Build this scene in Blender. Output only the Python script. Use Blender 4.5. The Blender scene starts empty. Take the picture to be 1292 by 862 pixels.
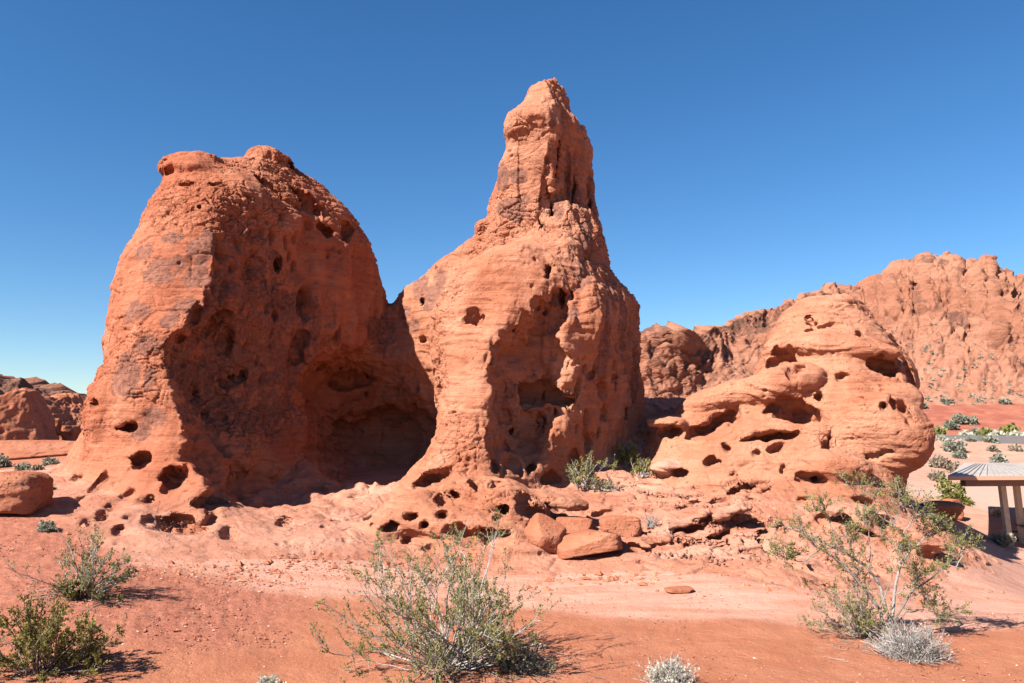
import bpy, math, random
import numpy as np
R = math.radians
C = bpy.context.scene.collection
scene = bpy.context.scene

# ------------------------------------------------------------------ camera, sky, sun, exposure
CAM_H, PITCH, FPX, CX, CY = 3.0, R(5.62), 1006.0, 646.0, 431.0
cam_d = bpy.data.cameras.new("camera"); cam = bpy.data.objects.new("camera", cam_d); C.objects.link(cam)
cam.location = (0, 0, CAM_H); cam.rotation_euler = (R(90) + PITCH, 0, 0)
cam_d.sensor_width = 36.0; cam_d.lens = 36.0 * FPX / 1292.0
cam_d.clip_start = 0.1; cam_d.clip_end = 20000
scene.camera = cam
SUN_EL, SUN_BACK = R(41.0), R(52.0)          # elevation, angle to the left of straight behind the camera
world = bpy.data.worlds.new("World"); scene.world = world; world.use_nodes = True
wn = world.node_tree.nodes; wl = world.node_tree.links
sky = wn.new("ShaderNodeTexSky"); sky.sky_type = 'NISHITA'; sky.sun_disc = False
sky.sun_elevation = SUN_EL; sky.sun_rotation = math.pi + SUN_BACK
sky.altitude = 700; sky.air_density = 1.0; sky.dust_density = 0.0; sky.ozone_density = 5.0
wn["Background"].inputs["Strength"].default_value = 0.05
hs = wn.new("ShaderNodeHueSaturation"); hs.inputs["Saturation"].default_value = 1.2
wl.new(sky.outputs[0], hs.inputs["Color"]); wl.new(hs.outputs[0], wn["Background"].inputs[0])
to_sun = np.array((-math.sin(SUN_BACK) * math.cos(SUN_EL), -math.cos(SUN_BACK) * math.cos(SUN_EL), math.sin(SUN_EL)))
sun_d = bpy.data.lights.new("sun", 'SUN'); sun_d.energy = 5.0; sun_d.angle = R(0.53); sun_d.color = (1.0, 0.95, 0.89)
sun = bpy.data.objects.new("sun", sun_d); C.objects.link(sun)
from mathutils import Vector
sun.rotation_euler = Vector(to_sun.tolist()).to_track_quat('Z', 'Y').to_euler()
sun.location = (to_sun * 60).tolist()
vs = scene.view_settings
vs.view_transform = 'Standard'; vs.look = 'None'; vs.exposure = 1.55; vs.gamma = 1.0; vs.use_curve_mapping = False
scene.cycles.max_bounces = 8; scene.cycles.diffuse_bounces = 4

# ------------------------------------------------------------------ small geometry helpers
cp, sp = math.cos(PITCH), math.sin(PITCH)
def ray(px, py):
    """direction (per unit of world Y) through a point of the photograph"""
    px = np.asarray(px, float); py = np.asarray(py, float)
    cx = (px - CX) / FPX; cy = (CY - py) / FPX
    dy = cp - cy * sp
    return np.stack([cx / dy, np.ones_like(cx / dy), (sp + cy * cp) / dy], -1)
def at(px, py, Y):
    """point at depth Y seen at a point of the photograph"""
    return np.array((0, 0, CAM_H)) + ray(px, py) * np.asarray(Y, float)[..., None]
def xw(px, Y, z):
    """world X of image column px for a point at depth Y and height z"""
    return (px - CX) / FPX * (Y * cp + (z - CAM_H) * sp)

_rs = np.random.RandomState(7)
_TAB = _rs.rand(64 * 64 * 64).astype(np.float32)
_TX = _rs.rand(3, 32768).astype(np.float32)
_ROT = np.array([[0.36, 0.48, -0.8], [-0.8, 0.6, 0.0], [0.48, 0.64, 0.6]], np.float32)
def vnoise(P):
    P = np.asarray(P, np.float32)
    F = np.floor(P); f = P - F; I = F.astype(np.int32) & 63
    f = f * f * f * (f * (f * 6 - 15) + 10)
    x0 = I[:, 0] << 12; x1 = ((I[:, 0] + 1) & 63) << 12
    y0 = I[:, 1] << 6; y1 = ((I[:, 1] + 1) & 63) << 6
    z0 = I[:, 2]; z1 = (z0 + 1) & 63
    T = _TAB; fx, fy, fz = f[:, 0], f[:, 1], f[:, 2]
    def lx(y, z):
        a = T[x0 + y + z]; return a + fx * (T[x1 + y + z] - a)
    a = lx(y0, z0); a = a + fy * (lx(y1, z0) - a)
    b = lx(y0, z1); b = b + fy * (lx(y1, z1) - b)
    return (a + fz * (b - a)) * 2 - 1
def fbm(P, octs=4, gain=0.5, ridged=False):
    P = np.asarray(P, np.float32); s = 0; a = 1.0; t = 0
    for o in range(octs):
        n = vnoise(P)
        if ridged: n = 1 - 2 * np.abs(n)
        s = s + a * n; t += a; a *= gain
        P = (P @ _ROT.T) * 2.03 + 17.3
    return s / t
def worley(P):
    """F1 and F2 distances of a jittered lattice"""
    P = np.asarray(P, np.float32); F = np.floor(P).astype(np.int32)
    f1 = np.full(len(P), 9, np.float32); f2 = f1.copy(); idx = np.zeros(len(P), np.int32)
    for dx in (-1, 0, 1):
        for dy in (-1, 0, 1):
            for dz in (-1, 0, 1):
                I = F + np.array((dx, dy, dz), np.int32)
                h = (I[:, 0] * 73856093 ^ I[:, 1] * 19349663 ^ I[:, 2] * 83492791) & 32767
                d = (I[:, 0] + _TX[0][h] - P[:, 0]) ** 2 + (I[:, 1] + _TX[1][h] - P[:, 1]) ** 2 + (I[:, 2] + _TX[2][h] - P[:, 2]) ** 2
                m = d < f1
                f2 = np.where(m, f1, np.minimum(f2, d)); f1 = np.where(m, d, f1); idx = np.where(m, h, idx)
    return np.sqrt(f1), np.sqrt(f2), idx
def sstep(a, b, x):
    t = np.clip((x - a) / (b - a), 0, 1); return t * t * (3 - 2 * t)
def smin(a, b, k):
    h = np.maximum(k - np.abs(a - b), 0) / k
    return np.minimum(a, b) - h * h * k * 0.25
def smax(a, b, k): return -smin(-a, -b, k)

def mesh_np(name, V, Q, mats=(), smooth=True, parent=None, T=None, attrs=None, midx=None):
    """link one mesh object from numpy vertex and face arrays"""
    me = bpy.data.meshes.new(name)
    V = np.ascontiguousarray(V, np.float32); Q = np.asarray(Q, np.int32)
    nq, k = Q.shape if len(Q) else (0, 4)
    nt = 0 if T is None else len(T)
    me.vertices.add(len(V)); me.vertices.foreach_set("co", V.ravel())
    me.loops.add(nq * k + nt * 3); me.polygons.add(nq + nt)
    lv = Q.ravel() if nt == 0 else np.concatenate([Q.ravel(), np.asarray(T, np.int32).ravel()])
    me.loops.foreach_set("vertex_index", lv)
    ls = np.concatenate([np.arange(nq) * k, nq * k + np.arange(nt) * 3]).astype(np.int32)
    me.polygons.foreach_set("loop_start", ls)
    if midx is not None: me.polygons.foreach_set("material_index", np.asarray(midx, np.int32))
    me.update(calc_edges=True)
    me.polygons.foreach_set("use_smooth", np.full(nq + nt, smooth, bool))
    for m in mats: me.materials.append(m)
    if attrs:
        for an, av in attrs.items():
            a = me.attributes.new(an, 'FLOAT', 'POINT'); a.data.foreach_set("value", np.asarray(av, np.float32))
    o = bpy.data.objects.new(name, me); C.objects.link(o)
    if parent is not None: o.parent = parent
    return o
def tag(o, label=None, cat=None, group=None, kind=None):
    if label: o["label"] = label
    if cat: o["category"] = cat
    if group: o["group"] = group
    if kind: o["kind"] = kind
    return o
def empty(name, loc):
    o = bpy.data.objects.new(name, None); C.objects.link(o); o.location = [float(v) for v in loc]
    o.empty_display_size = 0.2
    return o

# ------------------------------------------------------------------ the lie of the land (thin plate through surveyed points)
GC = [  # image column, image row, depth
    (0, 650, 16), (60, 600, 21), (100, 745, 12), (0, 760, 11.5), (200, 720, 14), (280, 710, 15), (120, 690, 15),
    (420, 640, 20), (430, 690, 16.6), (480, 585, 24), (560, 700, 17.5), (700, 690, 18), (740, 612, 21.5), (830, 600, 23), (830, 540, 25.5),
    (900, 515, 27), (900, 640, 19.5), (900, 720, 15.5), (1000, 740, 14.5), (1050, 622, 21), (1130, 640, 21), (1200, 700, 19.2),
    (1270, 690, 31), (1215, 660, 29.5), (1274, 703, 27.5), (1285, 740, 20), (1290, 780, 15), (1250, 640, 40), (1200, 615, 45), (1250, 585, 66), (1330, 590, 62), (1400, 700, 28), (1225, 552, 100), (1290, 555, 98), (1420, 560, 95),
    (1220, 520, 118), (1290, 523, 116), (30, 590, 26), (60, 578, 40), (0, 575, 60), (-150, 580, 60), (-200, 690, 14), (1500, 800, 11), (1400, 760, 14)]
_g = at(np.array([c[0] for c in GC]), np.array([c[1] for c in GC]), np.array([c[2] for c in GC]))
_flat = [(-9, 9.0, .05), (-4, 9.2, 0), (0, 9.4, 0), (4, 9.4, 0), (8, 9.5, -.02), (-8, 4, 0), (0, 4, 0), (8, 4, 0), (0, 12.5, 0), (5, 12.5, -.02), (-3.5, 12, .1),
         (-12, -8, 0), (0, -10, 0), (12, -8, 0), (-40, -20, 0), (40, -20, -1), (0, -60, 0), (-20, 90, 3), (20, 90, 2), (40, 60, -.5), (60, 40, -1.2), (-60, 30, 2),
         (-80, 80, 4), (-50, 140, 6), (0, 150, 6), (0, 40, 2.5), (-10, 35, 2.4), (8, 32, 3.2), (100, 140, 9), (80, -60, 0), (-80, -60, 0), (140, 60, 0), (-140, 60, 4)]
_g = np.concatenate([_g, np.array(_flat, float)])
def _tps(r2): return np.where(r2 > 1e-9, 0.5 * r2 * np.log(np.maximum(r2, 1e-9)), 0)
_n = len(_g); _A = np.zeros((_n + 3, _n + 3)); _xy = _g[:, :2] / 20
_A[:_n, :_n] = _tps(((_xy[:, None] - _xy[None]) ** 2).sum(-1)) + np.eye(_n) * 3e-4
_A[:_n, _n] = 1; _A[:_n, _n + 1:] = _xy; _A[_n, :_n] = 1; _A[_n + 1:, :_n] = _xy.T
_w = np.linalg.solve(_A, np.concatenate([_g[:, 2], np.zeros(3)]))
def land(x, y):
    """height of the ground"""
    sh = np.shape(x); x = np.ravel(np.asarray(x, float)); y = np.ravel(np.asarray(y, float))
    rr = np.hypot(x, y - 10); s = np.where(rr > 150, 150 / np.maximum(rr, 1), 1)
    X = x * s / 20; Y = ((y - 10) * s + 10) / 20
    out = np.empty(len(X))
    for i in range(0, len(X), 100000):
        a, b = X[i:i + 100000], Y[i:i + 100000]
        k = _tps((a[:, None] - _xy[None, :, 0]) ** 2 + (b[:, None] - _xy[None, :, 1]) ** 2)
        out[i:i + 100000] = k @ _w[:_n] + _w[_n] + a * _w[_n + 1] + b * _w[_n + 2]
    return out.reshape(sh)
def on_land(px, py):
    """where the view ray through a point of the photograph meets the ground"""
    d = ray(px, py); Y = np.concatenate([np.arange(4, 40, .05), np.arange(40, 160, .5)])
    P = np.array((0, 0, CAM_H)) + d[None] * Y[:, None]
    below = P[:, 2] < land(P[:, 0], P[:, 1])
    i = int(np.argmax(below)) if below.any() else len(Y) - 1
    return np.array((P[i, 0], P[i, 1], float(land(P[i, 0], P[i, 1]))))

# land tabulated on a lattice for the rock field
_LX = np.arange(-18, 18.01, .25); _LY = np.arange(10, 34.01, .25)
_LZ = land(*np.meshgrid(_LX, _LY, indexing='ij')).astype(np.float32)
def bil(TB, x, y):
    u = np.clip((x + 18) / .25, 0, TB.shape[0] - 1.001); v = np.clip((y - 10) / .25, 0, TB.shape[1] - 1.001)
    i = u.astype(np.int32); j = v.astype(np.int32); u = (u - i).astype(np.float32); v = (v - j).astype(np.float32)
    return (TB[i, j] * (1 - u) + TB[i + 1, j] * u) * (1 - v) + (TB[i, j + 1] * (1 - u) + TB[i + 1, j + 1] * u) * v

def poly_sd(x, y, pts):
    d = np.full(np.shape(x), 1e9, np.float32); s = np.ones(np.shape(x), np.float32)
    n = len(pts)
    for i in range(n):
        (ax, ay), (bx, by) = pts[i], pts[i - 1]
        ex, ey = bx - ax, by - ay; wx, wy = x - ax, y - ay
        t = np.clip((wx * ex + wy * ey) / (ex * ex + ey * ey + 1e-9), 0, 1)
        d = np.minimum(d, (wx - ex * t) ** 2 + (wy - ey * t) ** 2)
        c1, c2, c3 = y >= ay, y < by, ex * wy > ey * wx
        s = np.where((c1 & c2 & c3) | (~c1 & ~c2 & ~c3), -s, s)
    return s * np.sqrt(d)

class Loft:
    """solid whose plan outline changes with height: levels of (z, [(image column, depth), ...])"""
    def __init__(self, levels, chaikin=2, dz=0.04):
        levels = sorted(levels, key=lambda l: l[0])
        zs = np.array([l[0] for l in levels], float)
        P = np.array([[(xw(px, Y, z), Y) for px, Y in pts] for z, pts in levels])
        for _ in range(chaikin):
            q = np.roll(P, -1, 1); P = np.stack([P * .78 + q * .22, P * .22 + q * .78], 2).reshape(len(zs), -1, 2)
        self.z0, self.z1, self.dz = zs[0], zs[-1], dz
        zz = np.arange(zs[0], zs[-1] + dz, dz)
        T = np.empty((len(zz),) + P.shape[1:])
        for a in range(P.shape[1]):
            for c in (0, 1): T[:, a, c] = np.interp(zz, zs, P[:, a, c])
        k = np.exp(-np.linspace(-2, 2, 17) ** 2); k /= k.sum()       # soften the levels into each other
        pad = np.concatenate([np.repeat(T[:1], 8, 0), T, np.repeat(T[-1:], 8, 0)])
        T = sum(k[i] * pad[i:i + len(zz)] for i in range(17))
        self.T = T.astype(np.float32)
        self.lo = np.array([T[..., 0].min(), T[..., 1].min(), zs[0]]); self.hi = np.array([T[..., 0].max(), T[..., 1].max(), zs[-1]])
    def __call__(self, P):
        x, y, z = P[:, 0], P[:, 1], P[:, 2]
        q = np.maximum(np.maximum(self.lo - P, P - self.hi), 0)
        far = np.sqrt((q ** 2).sum(1)).astype(np.float32)
        out = far.copy(); m = far < 1.2
        if not m.any(): return out
        x, y, z = x[m].astype(np.float32), y[m].astype(np.float32), z[m].astype(np.float32)
        zi = np.clip(((z - self.z0) / self.dz).astype(np.int32), 0, len(self.T) - 1)
        n = self.T.shape[1]
        d = np.full(len(x), 1e9, np.float32); s = np.ones(len(x), np.float32)
        for i in range(n):
            A = self.T[:, i][zi]; B = self.T[:, i - 1][zi]
            ax, ay = A[:, 0], A[:, 1]; ex, ey = B[:, 0] - ax, B[:, 1] - ay; wx, wy = x - ax, y - ay
            t = np.clip((wx * ex + wy * ey) / (ex * ex + ey * ey + 1e-9), 0, 1)
            d = np.minimum(d, (wx - ex * t) ** 2 + (wy - ey * t) ** 2)
            c1, c2, c3 = y >= ay, y < ay + ey, ex * wy > ey * wx
            s = np.where((c1 & c2 & c3) | (~c1 & ~c2 & ~c3), -s, s)
        d = s * np.sqrt(d)
        d = smax(d, z - self.z1 + .05, .25)
        out[m] = smax(d, self.z0 - z, .1)
        return out

def ell(P, c, r, ang=0.0, fwd=None):
    """ellipsoid distance; r = half width across the view, half depth along it, half height; ang tilts it in the view plane"""
    f = np.array(c) - np.array((0, 0, CAM_H)) if fwd is None else np.array(fwd, float)
    f = np.array((f[0], f[1], 0.0)); f /= np.linalg.norm(f)
    rt = np.array((f[1], -f[0], 0.0)); up = np.array((0, 0, 1.0))
    ca, sa = math.cos(ang), math.sin(ang)
    a1 = rt * ca + up * sa; a3 = up * ca - rt * sa
    D = P - np.asarray(c, np.float32)
    q = np.stack([D @ a1.astype(np.float32) / r[0], D @ f.astype(np.float32) / r[1], D @ a3.astype(np.float32) / r[2]], 1)
    k0 = np.sqrt((q * q).sum(1)); k1 = np.sqrt(((q / np.array(r, np.float32)) ** 2).sum(1))
    return k0 * (k0 - 1) / np.maximum(k1, 1e-6)

# ---- fin (left), spire (middle), dome (right): plan outlines level by level
# order: left silhouette, left front, arete, mid right face, right ridge, back right, back left
fin = Loft([
    (-0.6, [(40, 20), (100, 16.8), (250, 16.2), (251, 16.3), (330, 20.5), (440, 27), (420, 29), (60, 26)]),
    (0.6, [(62, 20.5), (116, 17.3), (262, 16.8), (263, 16.9), (330, 20.8), (440, 27), (420, 29), (70, 26)]),
    (1.2, [(78, 20.8), (130, 17.9), (262, 17.4), (263, 17.5), (330, 21.4), (445, 27), (430, 29), (80, 26)]),
    (2, [(87, 21), (138, 18.5), (250, 18.1), (251, 18.2), (326, 22), (458, 27), (440, 29), (85, 26)]),
    (2.5, [(105, 21), (145, 18.8), (240, 18.5), (241, 18.6), (326, 22.2), (466, 27), (445, 29), (100, 26)]),
    (3, [(109, 21), (147, 18.9), (228, 18.6), (229, 18.75), (326, 22.5), (478, 27), (450, 29), (105, 26)]),
    (3.5, [(118, 21), (149, 18.9), (216, 18.7), (217, 18.85), (326, 22.7), (494, 26.8), (470, 29), (114, 26)]),
    (4.3, [(134, 21), (157, 19.1), (206, 18.8), (207, 18.95), (328, 22.8), (506, 26.5), (485, 29), (128, 26)]),
    (4.9, [(131, 21), (160, 19.3), (208, 18.9), (209, 19.05), (332, 22.9), (511, 26.2), (495, 28.6), (128, 26)]),
    (5.3, [(133, 21), (165, 19.4), (236, 19), (237, 19.1), (336, 22.9), (510, 26.1), (493, 28.5), (131, 26)]),
    (5.7, [(134, 21), (168, 19.5), (258, 19.2), (260, 19.3), (338, 22.8), (508, 26), (490, 28.5), (135, 26)]),
    (6.6, [(142, 21.2), (180, 19.8), (268, 19.5), (272, 19.7), (345, 22.7), (500, 25.8), (480, 28.3), (142, 26)]),
    (7.4, [(153, 21.4), (190, 20.1), (268, 19.7), (278, 20), (350, 22.5), (490, 25.5), (467, 28), (150, 26)]),
    (8.2, [(166, 21.6), (203, 20.4), (264, 20), (284, 20.3), (358, 22.4), (480, 25.3), (455, 27.8), (162, 26)]),
    (9, [(182, 21.8), (212, 20.8), (258, 20.4), (292, 20.8), (368, 22.6), (467, 25.2), (445, 27.5), (176, 26)]),
    (9.47, [(194, 22), (222, 21.2), (262, 21), (302, 21.3), (376, 22.9), (456, 25.2), (433, 27.3), (188, 26)]),
    (9.9, [(202, 22.4), (230, 21.8), (272, 21.6), (316, 21.9), (380, 23.3), (440, 25.2), (423, 27), (200, 26)]),
    (10.37, [(218, 23.2), (246, 22.6), (288, 22.4), (326, 22.6), (374, 23.6), (424, 25.2), (408, 27), (230, 26)]),
    (10.82, [(276, 23.9), (296, 23.4), (316, 23.2), (334, 23.2), (364, 24), (402, 25.2), (392, 26.6), (285, 26)]),
    (11.12, [(314, 24.4), (322, 24.1), (332, 24), (340, 24), (352, 24.4), (362, 25), (356, 26), (322, 26)]),
])
# order: left, left front, arete, bowl edge, rib, right, back right, back left
body = Loft([
    (-.6, [(482, 19.8), (512, 18.6), (603, 18.8), (660, 20.4), (725, 22.4), (812, 26), (800, 29), (500, 28)]),
    (0.6, [(490, 20), (516, 18.9), (602, 19.1), (660, 20.6), (735, 23.3), (814, 26), (800, 29), (505, 28)]),
    (1.2, [(500, 20.4), (524, 19.4), (602, 19.4), (660, 20.8), (740, 23.2), (815, 26), (800, 29), (515, 28)]),
    (2.0, [(531, 21), (546, 20.2), (606, 19.8), (665, 20.8), (748, 23.1), (816, 26), (800, 29), (535, 28)]),
    (3.0, [(551, 21.8), (563, 20.7), (611, 20.1), (670, 20.9), (752, 22.9), (818, 26), (800, 29), (545, 28)]),
    (4.0, [(548, 22.2), (564, 20.9), (614, 20.3), (672, 20.8), (752, 22.5), (814, 26), (800, 29), (545, 28)]),
    (5.0, [(543, 22.5), (560, 21.1), (624, 20.6), (680, 20.9), (750, 21.9), (809, 25.8), (795, 28.6), (540, 28)]),
    (6.0, [(540, 22.8), (560, 21.4), (646, 20.9), (690, 21), (746, 21.8), (809, 25.6), (796, 28.4), (540, 27.8)]),
    (6.8, [(556, 23), (582, 21.7), (668, 21.3), (705, 21.3), (744, 22), (808, 25.4), (794, 28.2), (548, 27.5)]),
    (7.4, [(588, 23.2), (612, 22.1), (680, 21.7), (712, 21.7), (742, 22.4), (790, 25.3), (772, 28), (575, 27)]),
    (7.9, [(618, 23.4), (638, 22.5), (686, 22.1), (716, 22.1), (742, 22.9), (772, 25.2), (760, 27.5), (610, 26.6)]),
    (8.4, [(652, 23.7), (662, 23.1), (692, 22.7), (716, 22.7), (740, 23.4), (764, 25), (752, 27), (645, 26.4)]),
    (9.0, [(675, 24), (680, 23.6), (698, 23.2), (715, 23.2), (735, 23.8), (757, 25), (745, 26.6), (675, 26.2)]),
    (9.5, [(688, 24.3), (692, 24), (702, 23.7), (713, 23.7), (728, 24.1), (745, 25), (735, 26), (690, 26)]),
])
# order: left, left front, front corner, cleft, right front, right, back right, back left
tower = Loft([
    (6.8, [(598, 24.6), (606, 23.8), (668, 23.4), (690, 24.3), (718, 24.4), (765, 25.6), (755, 27.6), (605, 27.2)]),
    (8.4, [(611, 24.6), (619, 23.7), (676, 23.3), (692, 24.5), (722, 24.6), (762, 25.5), (750, 27.4), (612, 27)]),
    (9.0, [(616, 24.6), (625, 23.6), (684, 23.2), (697, 24.7), (724, 24.7), (759, 25.4), (748, 27.2), (618, 27)]),
    (9.5, [(620, 24.6), (629, 23.6), (688, 23.2), (700, 24.7), (724, 24.7), (754, 25.3), (744, 27), (622, 26.8)]),
    (10.2, [(622, 24.5), (632, 23.5), (692, 23.2), (703, 24.6), (724, 24.6), (750, 25.2), (740, 26.8), (626, 26.6)]),
    (11.0, [(629, 24.3), (638, 23.4), (696, 23.1), (707, 24.4), (726, 24.5), (752, 25.1), (740, 26.6), (635, 26.4)]),
    (11.5, [(638, 24.2), (646, 23.4), (699, 23.1), (709, 24.1), (728, 24.4), (752, 25), (738, 26.4), (642, 26.2)]),
    (11.9, [(633, 24), (643, 23), (699, 22.9), (710, 23.7), (728, 24.3), (747, 24.9), (732, 26.2), (640, 26)]),
    (12.3, [(634, 23.9), (645, 23), (697, 22.9), (709, 23.6), (724, 24.1), (738, 24.8), (725, 25.9), (641, 25.8)]),
    (12.6, [(645, 23.9), (654, 23.2), (694, 23.1), (706, 23.6), (714, 24.1), (723, 24.7), (714, 25.6), (650, 25.6)]),
    (13.0, [(658, 24), (664, 23.5), (689, 23.3), (702, 23.7), (711, 24.1), (718, 24.6), (708, 25.3), (660, 25.3)]),
    (13.4, [(665, 24.1), (670, 23.7), (687, 23.5), (698, 23.8), (706, 24.1), (712, 24.5), (703, 25.1), (667, 25.1)]),
    (13.6, [(675, 24.2), (679, 24), (687, 23.8), (695, 24), (701, 24.2), (704, 24.4), (698, 24.9), (677, 24.9)]),
])
shoulder = Loft([   # lit slope left of the spire and the wall that closes the alcove behind
    (-.6, [(425, 27), (470, 25.8), (560, 25.5), (640, 26), (640, 29), (420, 30)]),
    (3.0, [(440, 27), (480, 26.6), (560, 25.2), (640, 26), (640, 29), (430, 30)]),
    (5.0, [(460, 26.8), (488, 25.8), (545, 24.4), (640, 25), (640, 28.6), (450, 29.5)]),
    (6.0, [(470, 26.6), (497, 25.6), (550, 24.2), (640, 24.6), (640, 28.4), (470, 29)]),
    (6.7, [(485, 26.6), (500, 25.6), (556, 24.2), (640, 24.6), (640, 28), (490, 28.5)]),
    (7.2, [(503, 26.6), (515, 25.4), (570, 24.3), (640, 24.6), (640, 27.8), (515, 28)]),
    (8.0, [(545, 26.2), (555, 25.2), (596, 24.6), (640, 24.6), (640, 27.6), (552, 27.6)]),
    (8.6, [(586, 25.8), (591, 25), (612, 24.9), (640, 24.8), (640, 27), (585, 27.2)]),
    (9.0, [(611, 25.4), (613, 25.1), (620, 25), (640, 25), (640, 26.5), (606, 26.4)]),
])
# order: left, left front, mid front, right front, right, back right, back left
dome = Loft([
    (-.6, [(800, 23), (860, 19.5), (1050, 17.5), (1140, 18.5), (1150, 22), (1130, 28), (800, 28)]),
    (0.5, [(805, 23.2), (870, 20), (1050, 18.3), (1135, 19.2), (1143, 22.3), (1130, 28), (805, 28)]),
    (1.0, [(808, 23.3), (880, 20.8), (1050, 19.3), (1126, 20.2), (1140, 22.6), (1132, 28), (808, 28)]),
    (1.5, [(810, 23.4), (885, 21.6), (1050, 20.3), (1126, 20.9), (1152, 23), (1140, 28), (810, 28)]),
    (2.1, [(812, 23.6), (890, 22.2), (1052, 20.9), (1133, 21.3), (1172, 23.4), (1160, 28), (812, 28)]),
    (2.7, [(815, 23.8), (900, 22.7), (1056, 21.3), (1138, 21.7), (1181, 23.6), (1165, 28), (816, 28)]),
    (3.1, [(824, 24), (915, 23.2), (1060, 21.7), (1135, 22), (1172, 23.8), (1160, 28), (825, 28)]),
    (3.35, [(866, 24.2), (930, 23.4), (1062, 21.9), (1130, 22.2), (1160, 24), (1150, 28), (866, 28.4)]),
    (3.7, [(905, 24.5), (955, 23.5), (1064, 22.1), (1128, 22.3), (1160, 24.1), (1150, 28), (905, 28.8)]),
    (4.05, [(936, 24.7), (980, 23.5), (1064, 22.3), (1128, 22.5), (1164, 24.2), (1152, 28), (936, 29)]),
    (4.6, [(955, 24.9), (1000, 23.6), (1062, 22.6), (1124, 22.9), (1162, 24.4), (1150, 28), (956, 29)]),
    (5.1, [(962, 25), (1002, 23.8), (1060, 23), (1118, 23.3), (1148, 24.6), (1135, 28), (962, 28.6)]),
    (5.7, [(972, 25.2), (1006, 24.1), (1056, 23.5), (1104, 23.8), (1126, 25), (1116, 27.6), (974, 28)]),
    (6.2, [(984, 25.4), (1010, 24.5), (1050, 24), (1090, 24.3), (1106, 25.2), (1098, 27.2), (988, 27.5)]),
    (6.7, [(1000, 25.6), (1018, 25), (1048, 24.7), (1074, 24.9), (1086, 25.5), (1080, 26.8), (1006, 27)]),
    (6.95, [(1016, 25.8), (1028, 25.5), (1046, 25.3), (1062, 25.4), (1072, 25.7), (1066, 26.4), (1022, 26.6)]),
])
# ---- slickrock shelf: the land lifted inside an outline, sunk outside it
_out = [(40, 618), (80, 655), (130, 685), (200, 702), (280, 706), (400, 704), (480, 708), (560, 726), (660, 722), (740, 716), (820, 720), (900, 724), (1000, 742), (1100, 745), (1190, 725), (1216, 700), (1205, 668)]
SHELF = [tuple(on_land(a, b)[:2]) for a, b in _out] + [(12.2, 23.2), (11, 27), (9, 31), (-10, 31), (-15, 27)]
_sx, _sy = np.meshgrid(_LX, _LY, indexing='ij')
_sd = poly_sd(_sx, _sy, SHELF)
LIFT = np.clip(-_sd * .13, -.5, .10).astype(np.float32)
def shelf_h(x, y):
    """height of the slickrock surface before carving"""
    l = bil(LIFT, x, y)
    P2 = np.stack([x * .55, y * .55, np.zeros_like(x)], 1)
    w = sstep(.0, .1, l)
    n = fbm(P2, 3)
    st = vnoise(np.stack([x * .5 + 40, y * .9 + x * .5, np.zeros_like(x)], 1))       # oblique benches
    fl = st * 4.0; step = (np.floor(fl) + sstep(.80, 1.0, fl - np.floor(fl))) / 4.0
    right = sstep(1.0, 4.0, x) * sstep(14.8, 16.5, y)
    return bil(_LZ, x, y) + l + w * (n * .13 + right * (step - st) * .8)
def shelf(P):
    return (P[:, 2] - shelf_h(P[:, 0], P[:, 1])) * .75

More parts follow.
